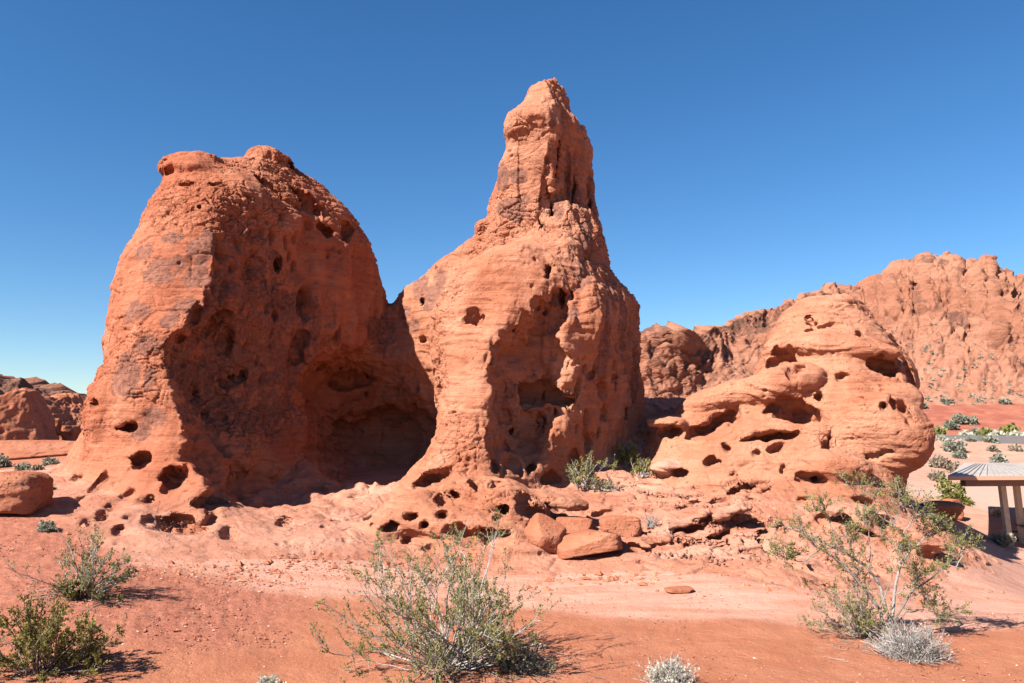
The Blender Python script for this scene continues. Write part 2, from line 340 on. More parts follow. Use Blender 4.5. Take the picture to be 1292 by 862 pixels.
ADD = []      # (component, centre, radii, tilt, blend)
def add(comp, px, py, Y, rx, rd, rz, ang=0, k=.25):
    ADD.append((comp, at(px, py, Y).astype(np.float32), (rx * Y / FPX, rd, rz * Y / FPX), R(ang), k))
FIN, SPIRE, DOME, SHELFC = 0, 1, 2, 3
exec_adds = [
    # component, px, py, depth, half width px, half depth m, half height px, tilt, blend
    (FIN, 212, 212, 22.3, 10, .4, 3, 15, .05), (FIN, 262, 226, 22.4, 52, 1.0, 16, -8, .3), (FIN, 275, 217, 22.9, 44, .8, 9, -2, .3), (FIN, 340, 207, 24.3, 30, 1.0, 12, -10, .3),
    (FIN, 300, 238, 22.4, 42, .8, 13, -35, .2), (FIN, 134, 512, 20.2, 18, 1.0, 50, -10, .4),
    (FIN, 400, 330, 24.2, 22, .6, 90, 22, .6), (FIN, 345, 590, 20.4, 45, 1.0, 22, -15, .35), (FIN, 240, 648, 18.2, 70, .8, 22, -12, .3),
    (SPIRE, 655, 155, 23.6, 20, .6, 22, 0, .3), (SPIRE, 694, 106, 24.1, 9, .35, 4, 0, .05), 
    (SPIRE, 614, 288, 25.1, 8, .5, 4, 10, .08), (SPIRE, 635, 372, 22.2, 60, 1.0, 60, 0, .8),
    (SPIRE, 742, 392, 22.0, 14, .5, 50, 0, .3), 
    (SPIRE, 620, 622, 19.3, 60, 1.0, 20, -6, .3), (SPIRE, 560, 655, 18.2, 62, .9, 20, 4, .3), (SPIRE, 650, 640, 18.4, 46, .9, 22, -20, .25), (SPIRE, 520, 640, 18.7, 40, .8, 22, 15, .3),
    (SPIRE, 610, 672, 17.7, 66, .8, 16, -6, .25), (SPIRE, 490, 662, 18.0, 30, .6, 16, 8, .2), (SPIRE, 705, 632, 18.7, 40, .5, 10, -12, .12), (SPIRE, 600, 695, 17.2, 90, .6, 10, 0, .2),
    (DOME, 1110, 550, 21.7, 60, .95, 52, 0, .10), (DOME, 1125, 500, 22.6, 38, .7, 22, -15, .12),
    (DOME, 985, 486, 23.2, 54, .8, 24, 16, .25), (DOME, 985, 540, 22.6, 40, .4, 8, 28, .15), (DOME, 1050, 590, 20.6, 50, .6, 20, 0, .4), (DOME, 905, 504, 24.1, 56, .8, 17, 18, .2), (DOME, 1060, 440, 23.4, 70, .7, 16, -6, .15), (DOME, 840, 535, 23.4, 24, .5, 8, 0, .2),
    (SHELFC, 1090, 655, 18.9, 60, .5, 12, -18, .4), (SHELFC, 1150, 672, 18.6, 50, .5, 10, -22, .4), (SHELFC, 840, 590, 22.6, 22, .4, 8, 0, .2), (SHELFC, 880, 652, 18.4, 70, .4, 5, 12, .3),
]
for a in exec_adds: add(*a)
BIGCUT = [    # hollows too large to find by aiming at the surface: px, py, depth, radii (px, m, px), tilt, blend
    (676, 492, 20.9, 60, 1.30, 100, 0, .2),           # bowl under the face
    (688, 405, 21.4, 22, .75, 52, -30, .15),
    (672, 560, 19.9, 52, 1.2, 42, 0, .3),
    (734, 550, 21.3, 38, .7, 60, 0, .4),
    (650, 540, 20.1, 34, .8, 60, 10, .3),
    (352, 480, 20.6, 120, 1.3, 100, 0, .5),           # vault of the fin's shaded face
    (300, 560, 18.9, 60, 1.0, 70, 10, .3),
    (475, 556, 24.6, 84, 3.5, 66, 0, .35),              # alcove between fin and spire
    (450, 500, 24.4, 74, 2.6, 60, 0, .4),
    (390, 600, 20.6, 100, 2.2, 36, 4, .3),
]

def comps(P):
    """distances to the four rocks before carving"""
    d = [fin(P), smin(smin(body(P), tower(P), .3), shoulder(P), .3), dome(P), shelf(P)]
    lo, hi = P.min(0), P.max(0)
    for comp, c, r, ang, k in ADD:
        g = max(r) + .9
        if (c + g < lo).any() or (c - g > hi).any(): continue
        q = np.abs(P - c).max(1) < max(r) + .9
        if q.any(): d[comp][q] = smin(d[comp][q], ell(P[q], c, r, ang), k)
    return d
_big = [(at(a, b, Y).astype(np.float32), (rx * Y / FPX, rd, rz * Y / FPX), R(an), k) for a, b, Y, rx, rd, rz, an, k in BIGCUT]
CUTS = list(_big)
def field(P, noise=True, want=False):
    P = np.asarray(P, np.float32); out = np.empty(len(P), np.float32); lab = np.empty(len(P), np.int8)
    for i in range(0, len(P), 60000):
        p = P[i:i + 60000]; d = comps(p)
        if want: lab[i:i + 60000] = np.argmin(np.stack(d), 0)
        m = smin(smin(smin(d[0], d[1], .35), d[2], .3), d[3], .28)
        if noise:
            near = np.abs(m) < .9
            if near.any():
                q = p[near]
                up = sstep(.4, 1.5, q[:, 2] - bil(_LZ, q[:, 0], q[:, 1]))
                m[near] += (.35 + .65 * up) * (.20 * fbm(q * .55, 2) + .05 * fbm(q * np.array((1.5, 1.5, 1.9), np.float32) + 9, 2, ridged=True)) - .01
        lo, hi = p.min(0), p.max(0)
        nb = np.abs(m) < 1.2
        dw = np.zeros_like(p)
        if nb.any():          # hollows with uneven outlines
            q = p[nb]; dw[nb] = .16 * np.stack([vnoise(q * 1.9 + o) + .65 * vnoise(q * 4.7 + o) for o in (3.1, 31.7, 57.3)], 1)
        for c, r, ang, k in CUTS:
            g = max(r) + .7
            if (c + g < lo).any() or (c - g > hi).any(): continue
            q = np.abs(p - c).max(1) < max(r) + .7
            if q.any(): m[q] = smax(m[q], -ell(p[q] + dw[q] * min(1.0, max(.2, min(r) / .28)), c, r, ang), k)
        out[i:i + 60000] = m
    return (out, lab) if want else out

def surf_hits(pts):
    """first hit of view rays (image points) on the rocks"""
    D = ray(np.array([p[0] for p in pts]), np.array([p[1] for p in pts]))
    ys = np.arange(14, 31, .12); n = len(pts)
    P = np.array((0, 0, CAM_H)) + D[:, None, :] * ys[None, :, None]
    f = field(P.reshape(-1, 3)).reshape(n, -1)
    ins = f < 0; i = np.argmax(ins, 1); ok = ins.any(1); i = np.maximum(i, 1)
    a = f[np.arange(n), i - 1]; b = f[np.arange(n), i]
    y = ys[i - 1] + .12 * a / (a - b + 1e-9)
    return np.array((0, 0, CAM_H)) + D * y[:, None], ok

# ---- hollows and slots: image position, half size (px), depth into the rock (m), tilt
PITS = [
    (905, 533, 37, 12, 1.0, 28), (1006, 521, 30, 19, 1.1, -24), (970, 551, 40, 8, .9, 8), (985, 512, 22, 8, .6, 20), (150, 672, 10, 6, .4, 0), (112, 660, 8, 7, .35, 0), (268, 655, 14, 8, .5, 0), (770, 650, 26, 3, .4, 6), (868, 668, 30, 3, .5, 10), (905, 690, 34, 3, .5, 20), (935, 712, 30, 3, .4, 6), (1012, 700, 30, 3, .5, 12), (842, 690, 30, 3, .4, 4), (800, 692, 18, 3, .4, -8), (1050, 722, 34, 3, .4, -4), (960, 676, 24, 3, .5, 24), (1085, 672, 20, 4, .5, -10),
    (318 - 157, 538, 13, 8, .55, 10), (180, 577, 14, 10, .6, 0), (220, 603, 20, 14, .75, 0), (270, 632, 29, 17, .95, -8), (163, 626, 11, 9, .35, 20), (184, 630, 10, 6, .3, -15), (128, 606, 11, 15, .3, -30),
    (95, 603, 10, 6, .4, -10), (226, 664, 38, 14, .8, -14), (190, 657, 16, 7, .5, 0), (167, 654, 9, 4, .35, 0), (118, 508, 7, 8, .4, 0), (288, 674, 14, 7, .5, -20), (128, 650, 7, 10, .4, 0), (145, 640, 12, 6, .3, 0), (103, 628, 5, 7, .3, 0),
    (360, 658, 11, 6, .5, -5), (428, 656, 11, 4, .12, 0), (437, 680, 4, 3, .2, 0), (368, 684, 5, 4, .2, 30), (410, 663, 6, 3, .15, 0), (470, 663, 4, 3, .2, 0),
    (545, 607, 26, 11, .7, 18), (530, 612, 14, 7, .5, 0), (575, 622, 6, 6, .5, 0), (556, 636, 8, 5, .5, 5), (521, 650, 11, 6, .5, 0), (556, 654, 9, 7, .5, 10), (492, 664, 13, 6, .5, 15), (534, 665, 8, 6, .35, 0), (634, 646, 7, 7, .55, 30), (627, 657, 5, 3, .3, -10),
    (600, 607, 9, 14, .7, 0), (625, 610, 10, 8, .4, 0), (600, 678, 52, 15, .55, -6), (511, 682, 6, 4, .3, 0), (655, 640, 4, 4, .2, 0), (664, 636, 14, 16, .5, 10), (680, 655, 24, 13, .5, -25), (545, 690, 8, 5, .3, 0), (720, 645, 26, 6, .4, -10),
    (600, 402, 17, 9, .38, 4), (598, 394, 12, 6, .2, 0), (693, 342, 6, 10, .5, -20), (677, 386, 9, 12, .6, 0), (709, 376, 6, 16, .6, 0), (720, 375, 4, 8, .3, 0), (532, 381, 3, 4, .4, 0), (533, 428, 6, 4, .3, 20), (553, 492, 9, 10, .45, 10), (547, 457, 3, 5, .3, 0),
    (552, 545, 6, 14, .25, 0), (638, 565, 8, 9, .4, 0), (650, 590, 14, 13, .45, 0), (668, 590, 7, 7, .4, 0), (643, 545, 5, 6, .3, 0), (677, 538, 3, 4, .3, 0), (700, 520, 3, 4, .3, 0), (625, 585, 7, 11, .4, 0), (680, 497, 48, 20, .55, -4), (742, 560, 10, 12, .3, 0), (722, 575, 8, 10, .3, 0),
    (695, 605, 40, 10, .5, 0), (745, 470, 6, 12, .3, 0), (775, 480, 7, 14, .25, 0), (790, 520, 6, 10, .25, 0), (760, 520, 7, 9, .25, 0), (637, 172, 3, 5, .3, 0), (700, 113, 5, 3, .3, 0), 
    (700, 205, 3.5, 34, .5, -8), (693, 255, 4, 34, .5, 8), (722, 240, 3, 20, .3, 0), (683, 285, 3, 22, .5, 20), (742, 262, 5, 20, .4, -10),
    (990, 452, 16, 24, .75, 35), (1004, 463, 12, 13, .5, 0), (975, 458, 8, 13, .5, 0), (885, 549, 22, 6, .7, 15), (845, 546, 18, 7, .55, 8),
    (1046, 411, 32, 3, .18, 8), (1085, 423, 6, 6, .45, 0), (1022, 405, 6, 12, .35, 20), (1112, 462, 24, 13, .75, -18), (1122, 472, 13, 9, .7, 0), (1148, 470, 8, 22, .5, 0), (1138, 514, 8, 12, .5, 0), (1115, 513, 4, 7, .4, 0), (1126, 510, 5, 12, .4, 10), (1063, 473, 9, 4, .3, 0), (1082, 503, 12, 4, .25, -10), (1033, 501, 5, 5, .35, 0), (1145, 530, 6, 12, .35, 20),
    (1022, 602, 17, 9, .35, -10), (1027, 604, 7, 6, .9, 0), (1045, 555, 5, 26, .35, -15), (1100, 575, 30, 4, .15, 15), (986, 590, 4, 8, .3, -30), (915, 565, 9, 6, .45, -15), (898, 583, 10, 8, .5, 10), (857, 597, 12, 7, .5, 0), (955, 573, 6, 3, .3, 0), (925, 600, 8, 3, .2, 0), (945, 615, 34, 4, .4, 22), (900, 650, 1, 1, .05, 0),
    (985, 563, 20, 4, .4, 25), (1062, 632, 9, 6, .4, -20), (1094, 637, 16, 8, .6, -10), (1115, 660, 14, 11, .6, -35), (1060, 658, 13, 8, .5, 0), (1037, 660, 12, 5, .4, 0), (1128, 672, 10, 8, .5, -20), (950, 660, 22, 4, .4, 22), (912, 676, 24, 4, .4, 26), (995, 665, 16, 5, .45, 12), (895, 651, 10, 6, .4, 25), (948, 633, 8, 4, .3, 0), (1013, 632, 7, 2.5, .3, -5),
    (960, 622, 22, 4, .4, 18), (922, 632, 30, 5, .4, 22), (873, 642, 26, 2.5, .25, 5), (850, 705, 26, 3, .25, -5), (812, 709, 8, 4, .3, 15), (962, 702, 8, 3, .25, 20), (1000, 690, 7, 3, .2, 20), (945, 646, 5, 3, .2, 0), (878, 635, 20, 2.5, .25, 3), (765, 633, 5, 3, .25, 0), (1140, 690, 6, 7, .3, 10),
    (252, 262, 3, 3, .1, 0), (232, 232, 20, 2.5, .25, -6), (214, 216, 8, 4, .35, 20), (275, 232, 10, 2.5, .25, 40), (345, 240, 30, 4, .3, -40), (380, 250, 22, 12, .4, -45), (410, 290, 14, 12, .4, -40), (400, 265, 8, 8, .35, 0), (375, 215, 18, 5, .35, -40), (436, 292, 12, 16, .45, -10), (395, 260, 26, 5, .3, -45), 
    (352, 335, 4, 12, .3, 0), (340, 395, 9, 12, .3, 0), (245, 400, 8, 22, .45, -15), (262, 415, 9, 26, .35, -10), (285, 430, 7, 20, .3, 0), (225, 430, 10, 16, .4, -20), (300, 470, 14, 10, .35, 10), (375, 440, 12, 28, .25, 0), (420, 430, 9, 26, .2, 0),
    (440, 480, 36, 14, .6, 0), (425, 540, 30, 14, .5, -20), (280, 570, 12, 12, .3, 0), (305, 600, 14, 10, .25, 0), (500, 520, 30, 14, .5, 15), (520, 480, 14, 20, .35, 0), (535, 520, 20, 12, .4, 10), (450, 600, 30, 6, .2, 0),
]
_h, _ok = surf_hits(PITS)
for (px, py, rw, rh, dep, an), hp, ok in zip(PITS, _h, _ok):
    if not ok or rw < 2: continue
    f = hp - np.array((0, 0, CAM_H)); Y = hp[1]; f = f / np.linalg.norm(f)
    rh = rh * 1.45 if rh < 6 else rh
    CUTS.append(((hp + f * dep * .15).astype(np.float32), (max(rw * Y / FPX, .05), dep, max(rh * Y / FPX, .045)), R(an), .025))

# ------------------------------------------------------------------ one field for the rocks, meshed by surface nets
VOX = 0.05
LO = np.array((-14.4, 13.2, -1.2)); B = 8
def build_field():
    hi = np.array((13.4, 30.2, 14.3)); nb = np.ceil((hi - LO) / (VOX * B)).astype(int); n = nb * B
    cen = [LO[a] + (np.arange(nb[a]) * B + (B - 1) / 2) * VOX for a in range(3)]
    G3 = np.stack(np.meshgrid(*cen, indexing='ij'), -1).reshape(-1, 3)
    fc = field(G3).reshape(nb)
    neg = fc < 0
    mx = neg.copy(); mn = neg.copy()
    for a in range(3):
        for s in (1, -1):
            r = np.roll(mx, s, a); mx = mx | r
            r = np.roll(mn, s, a); mn = mn & r
    act = (mx & ~mn) | (np.abs(fc) < .5)
    Dn = np.where(np.repeat(np.repeat(np.repeat(neg, B, 0), B, 1), B, 2), np.float32(-1), np.float32(1))
    bi = np.argwhere(act)
    off = np.stack(np.meshgrid(*[np.arange(B)] * 3, indexing='ij'), -1).reshape(-1, 3)
    for i in range(0, len(bi), 600):
        ii = (bi[i:i + 600, None] * B + off[None]).reshape(-1, 3)
        Dn[ii[:, 0], ii[:, 1], ii[:, 2]] = field(LO + ii * VOX)
    return Dn
def surface_nets(D):
    ins = D < 0
    cnt = np.zeros(np.array(D.shape) - 1, np.uint8)
    for a in (0, 1):
        for b in (0, 1):
            for c in (0, 1):
                cnt += ins[a:a + cnt.shape[0], b:b + cnt.shape[1], c:c + cnt.shape[2]]
    cells = np.argwhere((cnt > 0) & (cnt < 8)); del cnt
    vid = np.full(np.array(D.shape), -1, np.int32); vid[cells[:, 0], cells[:, 1], cells[:, 2]] = np.arange(len(cells))
    acc = np.zeros((len(cells), 3), np.float32); num = np.zeros(len(cells), np.float32)
    cs = [(a, b, c) for a in (0, 1) for b in (0, 1) for c in (0, 1)]
    val = {c: D[cells[:, 0] + c[0], cells[:, 1] + c[1], cells[:, 2] + c[2]] for c in cs}
    for c in cs:
        for ax in range(3):
            if c[ax]: continue
            d = list(c); d[ax] = 1; d = tuple(d)
            v0, v1 = val[c], val[d]; m = (v0 < 0) != (v1 < 0)
            t = np.where(m, v0 / np.where(m, v0 - v1, 1), 0)
            p = np.tile(np.array(c, np.float32), (len(cells), 1)); p[:, ax] += t
            acc += p * m[:, None]; num += m
    V = (LO + (cells + acc / num[:, None]) * VOX).astype(np.float32)
    quads = []
    for ax in range(3):
        sl0 = [slice(None)] * 3; sl1 = [slice(None)] * 3; sl0[ax] = slice(0, -1); sl1[ax] = slice(1, None)
        A, Bv = ins[tuple(sl0)], ins[tuple(sl1)]
        e = np.argwhere(A != Bv); u, v = (ax + 1) % 3, (ax + 2) % 3
        e = e[(e[:, u] > 0) & (e[:, v] > 0)]
        fl = ins[e[:, 0], e[:, 1], e[:, 2]]
        def g(du, dv):
            q = e.copy(); q[:, u] -= du; q[:, v] -= dv; return vid[q[:, 0], q[:, 1], q[:, 2]]
        Q = np.stack([g(1, 1), g(0, 1), g(0, 0), g(1, 0)], 1)
        Q[~fl] = Q[~fl][:, ::-1]
        quads.append(Q)
    Q = np.concatenate(quads); Q = Q[(Q >= 0).all(1)]
    return V, Q
def normals_np(V, Q):
    n = np.cross(V[Q[:, 2]] - V[Q[:, 0]], V[Q[:, 3]] - V[Q[:, 1]]); N = np.zeros_like(V)
    for k in range(4):
        for a in range(3): N[:, a] += np.bincount(Q[:, k], n[:, a], len(V))
    return N / np.maximum(np.linalg.norm(N, axis=1, keepdims=True), 1e-9)
def subdivide(V, Q):
    """Catmull-Clark once, boundaries left alone"""
    nV = len(V); Fp = V[Q].mean(1)
    E = np.concatenate([np.stack([Q[:, i], Q[:, (i + 1) % 4]], 1) for i in range(4)])
    Es = np.sort(E, 1); key = Es[:, 0].astype(np.int64) * nV + Es[:, 1]
    uk, inv, c = np.unique(key, return_inverse=True, return_counts=True)
    ea, eb = uk // nV, uk % nV; nE = len(uk); fi = np.tile(np.arange(len(Q)), 4)
    fs = np.stack([np.bincount(inv, Fp[fi, a], nE) for a in range(3)], 1)
    mid = (V[ea] + V[eb]) / 2
    Ep = np.where((c == 2)[:, None], (V[ea] + V[eb] + fs) / 4, mid)
    val = np.bincount(np.concatenate([ea, eb]), minlength=nV).astype(float)
    fv = np.bincount(Q.ravel(), minlength=nV).astype(float)
    Rm = np.stack([np.bincount(np.concatenate([ea, eb]), np.concatenate([mid[:, a]] * 2), nV) for a in range(3)], 1) / np.maximum(val, 1)[:, None]
    Fm = np.stack([np.bincount(Q.ravel(), np.repeat(Fp[:, a], 4), nV) for a in range(3)], 1) / np.maximum(fv, 1)[:, None]
    n = np.maximum(val, 3)[:, None]
    Vp = np.where((val == fv)[:, None], (Fm + 2 * Rm + (n - 3) * V) / n, V)
    ei = inv.reshape(4, -1).T + nV; f0 = (nV + nE + np.arange(len(Q)))
    Qn = np.concatenate([np.stack([Q[:, i], ei[:, i], f0, ei[:, i - 1]], 1) for i in range(4)])
    return np.concatenate([Vp, Ep, Fp]).astype(np.float32), Qn
import time as _time
_t = _time.time()
_D = build_field(); print('field', _time.time() - _t)
RV, RQ = surface_nets(_D); del _D; print('nets', len(RV), _time.time() - _t)

# ------------------------------------------------------------------ materials
class NT:
    """tiny node-tree writer"""
    def __init__(self, name, rough=.95, spec=.15):
        self.m = bpy.data.materials.new(name); self.m.use_nodes = True
        self.t = self.m.node_tree; self.n = self.t.nodes; self.bsdf = self.n["Principled BSDF"]
        self.bsdf.inputs["Roughness"].default_value = rough; self.bsdf.inputs["Specular IOR Level"].default_value = spec
        self.tc = self.n.new("ShaderNodeTexCoord").outputs["Object"]
    def link(self, a, b): self.t.links.new(a, b)
    def put(self, sock, v):
        if hasattr(v, "is_linked") or hasattr(v, "links"): self.link(v, sock)
        elif isinstance(v, tuple): sock.default_value = v if len(v) == 4 or len(sock.default_value) == 3 else v + (1,)
        else: sock.default_value = v
    def mapped(self, scale, rot=(0, 0, 0)):
        n = self.n.new("ShaderNodeMapping"); n.inputs["Scale"].default_value = scale; n.inputs["Rotation"].default_value = rot
        self.link(self.tc, n.inputs[0]); return n.outputs[0]
    def noise(self, scale, detail=4, rough=.55, vec=None, dist=0):
        n = self.n.new("ShaderNodeTexNoise"); n.inputs["Scale"].default_value = scale; n.inputs["Detail"].default_value = detail
        n.inputs["Roughness"].default_value = rough; n.inputs["Distortion"].default_value = dist
        self.link(vec if vec is not None else self.tc, n.inputs["Vector"]); return n.outputs[0]
    def voro(self, scale, feature='F1', vec=None, out=0):
        n = self.n.new("ShaderNodeTexVoronoi"); n.feature = feature; n.inputs["Scale"].default_value = scale
        self.link(vec if vec is not None else self.tc, n.inputs["Vector"]); return n.outputs[out]
    def attr(self, name):
        n = self.n.new("ShaderNodeAttribute"); n.attribute_name = name; return n.outputs["Fac"]
    def ramp(self, f, a, b):
        n = self.n.new("ShaderNodeMapRange"); n.interpolation_type = 'SMOOTHSTEP'
        n.inputs["From Min"].default_value = a; n.inputs["From Max"].default_value = b
        self.link(f, n.inputs[0]); return n.outputs[0]
    def math(self, op, a, b=0.0):
        n = self.n.new("ShaderNodeMath"); n.operation = op; self.put(n.inputs[0], a); self.put(n.inputs[1], b); return n.outputs[0]
    def mix(self, f, a, b, mode='MIX'):
        n = self.n.new("ShaderNodeMix"); n.data_type = 'RGBA'; n.blend_type = mode
        self.put(n.inputs[0], f); self.put(n.inputs[6], a); self.put(n.inputs[7], b); return n.outputs[2]
    def color(self, c): self.put(self.bsdf.inputs["Base Color"], c); return self
    def bump(self, hs, dist=.02):
        prev = None
        for h, s, d in hs:
            n = self.n.new("ShaderNodeBump"); n.inputs["Strength"].default_value = s; n.inputs["Distance"].default_value = d
            self.link(h, n.inputs["Height"])
            if prev is not None: self.link(prev, n.inputs["Normal"])
            prev = n.outputs[0]
        self.link(prev, self.bsdf.inputs["Normal"]); return self

def rock_material(name, A, B_, pale=(.38, .190, .125)):
    t = NT(name)
    big = t.ramp(t.noise(.45, 5, .6), .35, .65)
    c = t.mix(big, A, B_)
    st = t.noise(1.0, 5, .65, t.mapped((.5, .5, 7), (R(4), R(-5), 0)), .3)
    c = t.mix(t.math('MULTIPLY', t.ramp(st, .50, .72), .55), c, tuple(v * .72 for v in A))
    c = t.mix(t.math('MULTIPLY', t.ramp(st, .48, .30), .5), c, tuple(v * 1.18 for v in B_))
    fine = t.noise(16, 6, .7)
    c = t.mix(t.math('MULTIPLY', t.ramp(fine, .56, .72), .45), c, tuple(v * .6 for v in A))
    c = t.mix(t.math('MULTIPLY', t.ramp(t.noise(2.3, 6, .7), .60, .75), .5), c, (A[0] * .72, A[1] * .6, A[2] * .62))
    c = t.mix(t.math('MULTIPLY', t.ramp(t.noise(1.0, 5, .65, t.mapped((1.5, 1.5, .22))), .52, .70), .38), c, (A[0] * .70, A[1] * .58, A[2] * .58))
    c = t.mix(t.math('MULTIPLY', t.ramp(t.noise(.8, 6, .7), .56, .70), .55), c, (B_[0] * 1.12, B_[1] * 1.28, B_[2] * 1.38))
    c = t.mix(t.attr("pale"), c, pale)
    dv = t.ramp(t.math('ADD', t.attr("varnish"), t.math('MULTIPLY', t.math('SUBTRACT', t.noise(2.6, 7, .7), .5), 1.7)), .40, .50)  # varnish, plus the stain that paints shade into the fin's hollow wall
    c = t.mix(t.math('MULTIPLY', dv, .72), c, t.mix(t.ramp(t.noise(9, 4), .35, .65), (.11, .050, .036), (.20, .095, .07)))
    t.color(c)
    wv = t.n.new("ShaderNodeVectorMath"); wv.operation = 'MULTIPLY_ADD'; wn_ = t.n.new("ShaderNodeTexNoise"); wn_.inputs["Scale"].default_value = 2.2; wn_.inputs["Detail"].default_value = 5
    t.link(t.tc, wn_.inputs["Vector"]); t.link(wn_.outputs["Color"], wv.inputs[0]); wv.inputs[1].default_value = (.35, .35, .35); t.link(t.tc, wv.inputs[2])
    def cracks(scale, w, seed):
        mk = t.math('MULTIPLY', t.attr('crack'), t.ramp(t.noise(seed, 4, .6), .46, .60))
        return t.math('MULTIPLY', t.ramp(t.voro(scale, 'DISTANCE_TO_EDGE', wv.outputs[0]), w, 0.0), t.math('MULTIPLY', mk, -1.0))
    t.bump([(cracks(2.1, .02, .5), .55, .05), (cracks(5.5, .03, .75), .45, .025), (t.noise(1.0, 6, .72, t.mapped((5.0, 5.0, 28), (R(4), R(-5), 0)), .15), .75, .035), (t.noise(1.0, 2, .5, t.mapped((.7, .7, 20), (R(5), R(-6), 0)), .12), .55, .035), (t.noise(1.0, 4, .6, t.mapped((2.2, 2.2, 60), (R(3), R(-6), 0)), .2), .5, .022), (t.noise(10, 9, .78), .8, .05), (t.math('MULTIPLY', t.ramp(t.voro(8.5), .26, .08), t.math('MULTIPLY', t.ramp(t.noise(1.6, 3), .45, .6), -1.0)), .9, .04), (t.noise(55, 4, .6), .35, .008)])
    return t.m
M_rock = rock_material("red_sandstone", (.300, .096, .049), (.352, .137, .076))
M_pale_rock = rock_material("weathered_sandstone", (.312, .113, .060), (.368, .162, .096))
M_shelf = rock_material("pale_slickrock", (.325, .124, .072), (.378, .170, .108), (.42, .225, .158))

# ------------------------------------------------------------------ fine relief of the rocks and the split into things
N0 = normals_np(RV, RQ)
_, RL = field(RV, noise=False, want=True)
FL = RL[RQ].min(1)                       # each face goes to one rock
_sel = np.argsort(FL, kind='stable')
V1, Q1 = subdivide(RV, RQ)
FL1 = np.tile(FL, 4)
LV = np.zeros(len(V1), np.int8)
for k in range(4): LV[Q1[:, k]] = FL1
N1 = normals_np(V1, Q1)
print('subdiv', len(V1), _time.time() - _t)
def relief(P, N, L):
    P = P.astype(np.float32)
    h = P[:, 2] - land(P[:, 0], P[:, 1]).astype(np.float32) if False else P[:, 2] - bil(_LZ, P[:, 0], P[:, 1])
    up = sstep(.3, 1.4, h)
    shade = sstep(.15, .55, N[:, 0]) * sstep(.5, .0, N[:, 2])
    W = np.stack([fbm(P * .8 + o, 2) for o in (1.7, 13.1, 29.9)], 1)
    d = .055 * fbm(P * 1.7 + 5, 3) + .020 * fbm(P * 7.0, 3)
    bed = P[:, 2] + .09 * P[:, 0] + .05 * P[:, 1] + .22 * W[:, 2]
    lay = vnoise(np.stack([P[:, 0] * .5, P[:, 1] * .5, bed * 4.2], 1)) * .3 + vnoise(np.stack([P[:, 0] * 1.1, P[:, 1] * 1.1, bed * 11.0], 1)) * .5
    lay = np.sign(lay) * np.abs(lay) ** .7
    al = np.choose(L, [.020, .036, .040, .030])
    tw = (L == SPIRE) * sstep(7.6, 8.8, P[:, 2])
    d += al * lay * (1 - .5 * shade) * (1 - .75 * tw)
    # blocks: broken along bedding and along upright joints
    bl = np.choose(L, [.4, .55, 1.3, .7]).astype(np.float32) * (1 - .7 * (L == SPIRE) * sstep(8.6, 7.8, P[:, 2]) * sstep(-.2, -.5, N[:, 1])) * sstep(-.25, .25, fbm(P * .35 + 91, 2))
    Pb = np.stack([P[:, 0], P[:, 1], bed], 1) + .15 * W
    f1, f2, idx = worley(Pb * np.array((.75, .75, 1.9), np.float32) + 31)
    d += bl * (.13 * (_TX[0][idx] - .5) - .05 * sstep(.07, 0, f2 - f1))
    f1, f2, idx = worley(Pb * np.array((1.9, 1.9, 4.6), np.float32) + 47)
    d += bl * (.065 * (_TX[2][idx] - .5) - .02 * sstep(.08, 0, f2 - f1))
    f1, f2, idx = worley((P + .2 * W) * np.array((1.3, 1.3, .42), np.float32) + 53)
    d += tw * (.07 * (_TX[1][idx] - .5) - .012 * sstep(.05, 0, f2 - f1))
    # plates and cracks of the weathered skin
    pm = sstep(-.05, .30, fbm(P * .45 + 71, 3)) * sstep(.3, 1.2, h) * np.choose(L, [1.0, .8, .25, 0.0]) * (N[:, 2] < .8)
    Pw = P + .12 * W
    f1, f2, idx = worley(Pw * np.array((2.3, 2.3, 3.0), np.float32))
    e = f2 - f1
    global crackm
    crackm = (sstep(-.1, .3, fbm(P * .4 + 71, 3)) * sstep(.8, 2.0, h) * (L <= SPIRE)).astype(np.float32)
    d += pm * (-.075 * sstep(.09, .0, e) + .055 * (_TX[0][idx] - .5))
    f1, f2, idx = worley(Pw * np.array((5.2, 5.2, 7.5), np.float32) + 3)
    d += pm * (-.045 * sstep(.12, .0, f2 - f1) + .024 * (_TX[1][idx] - .5))
    bowl = np.zeros(len(P), np.float32)
    for c_, r_, a_, k_ in _big[:5]: bowl = np.maximum(bowl, sstep(.35, .05, ell(P, c_, r_, a_)))
    bowl *= (L == SPIRE)
    # honeycomb weathering and flutes on the faces turned away from the sun
    tm = np.maximum(shade, bowl) * sstep(-.2, .15, fbm(P * .6 + 33, 2)) * sstep(.2, .8, h) * (L <= SPIRE)
    f1, f2, idx = worley((P + .25 * W) * np.array((1.9, 1.9, .62), np.float32) + 11)
    d -= tm * .42 * sstep(.44, .16, f1) * (_TX[2][idx] > .35)
    f1, f2, idx = worley((P + .2 * W) * np.array((3.6, 3.6, 1.7), np.float32) + 7)
    d -= tm * .16 * sstep(.42, .14, f1) * (_TX[2][idx] > .3)
    d += shade * (L == FIN) * .17 * vnoise(np.stack([P[:, 0] * 2.6, P[:, 1] * 2.6, P[:, 2] * .55 + P[:, 1] * .4], 1))
    # vertical breaks of the spire's dark side
    vm = (L == SPIRE) * np.maximum(sstep(6.5, 8, P[:, 2]) * sstep(.0, .4, N[:, 0]), sstep(.5, .75, N[:, 0]) * sstep(1.5, 3, P[:, 2]))
    d += vm * .13 * fbm(P * np.array((2.4, 2.4, .55), np.float32) + 19, 3, ridged=True)
    # small pock holes of the low benches
    f1, f2, idx = worley((P + .2 * W) * 1.25 + 23)
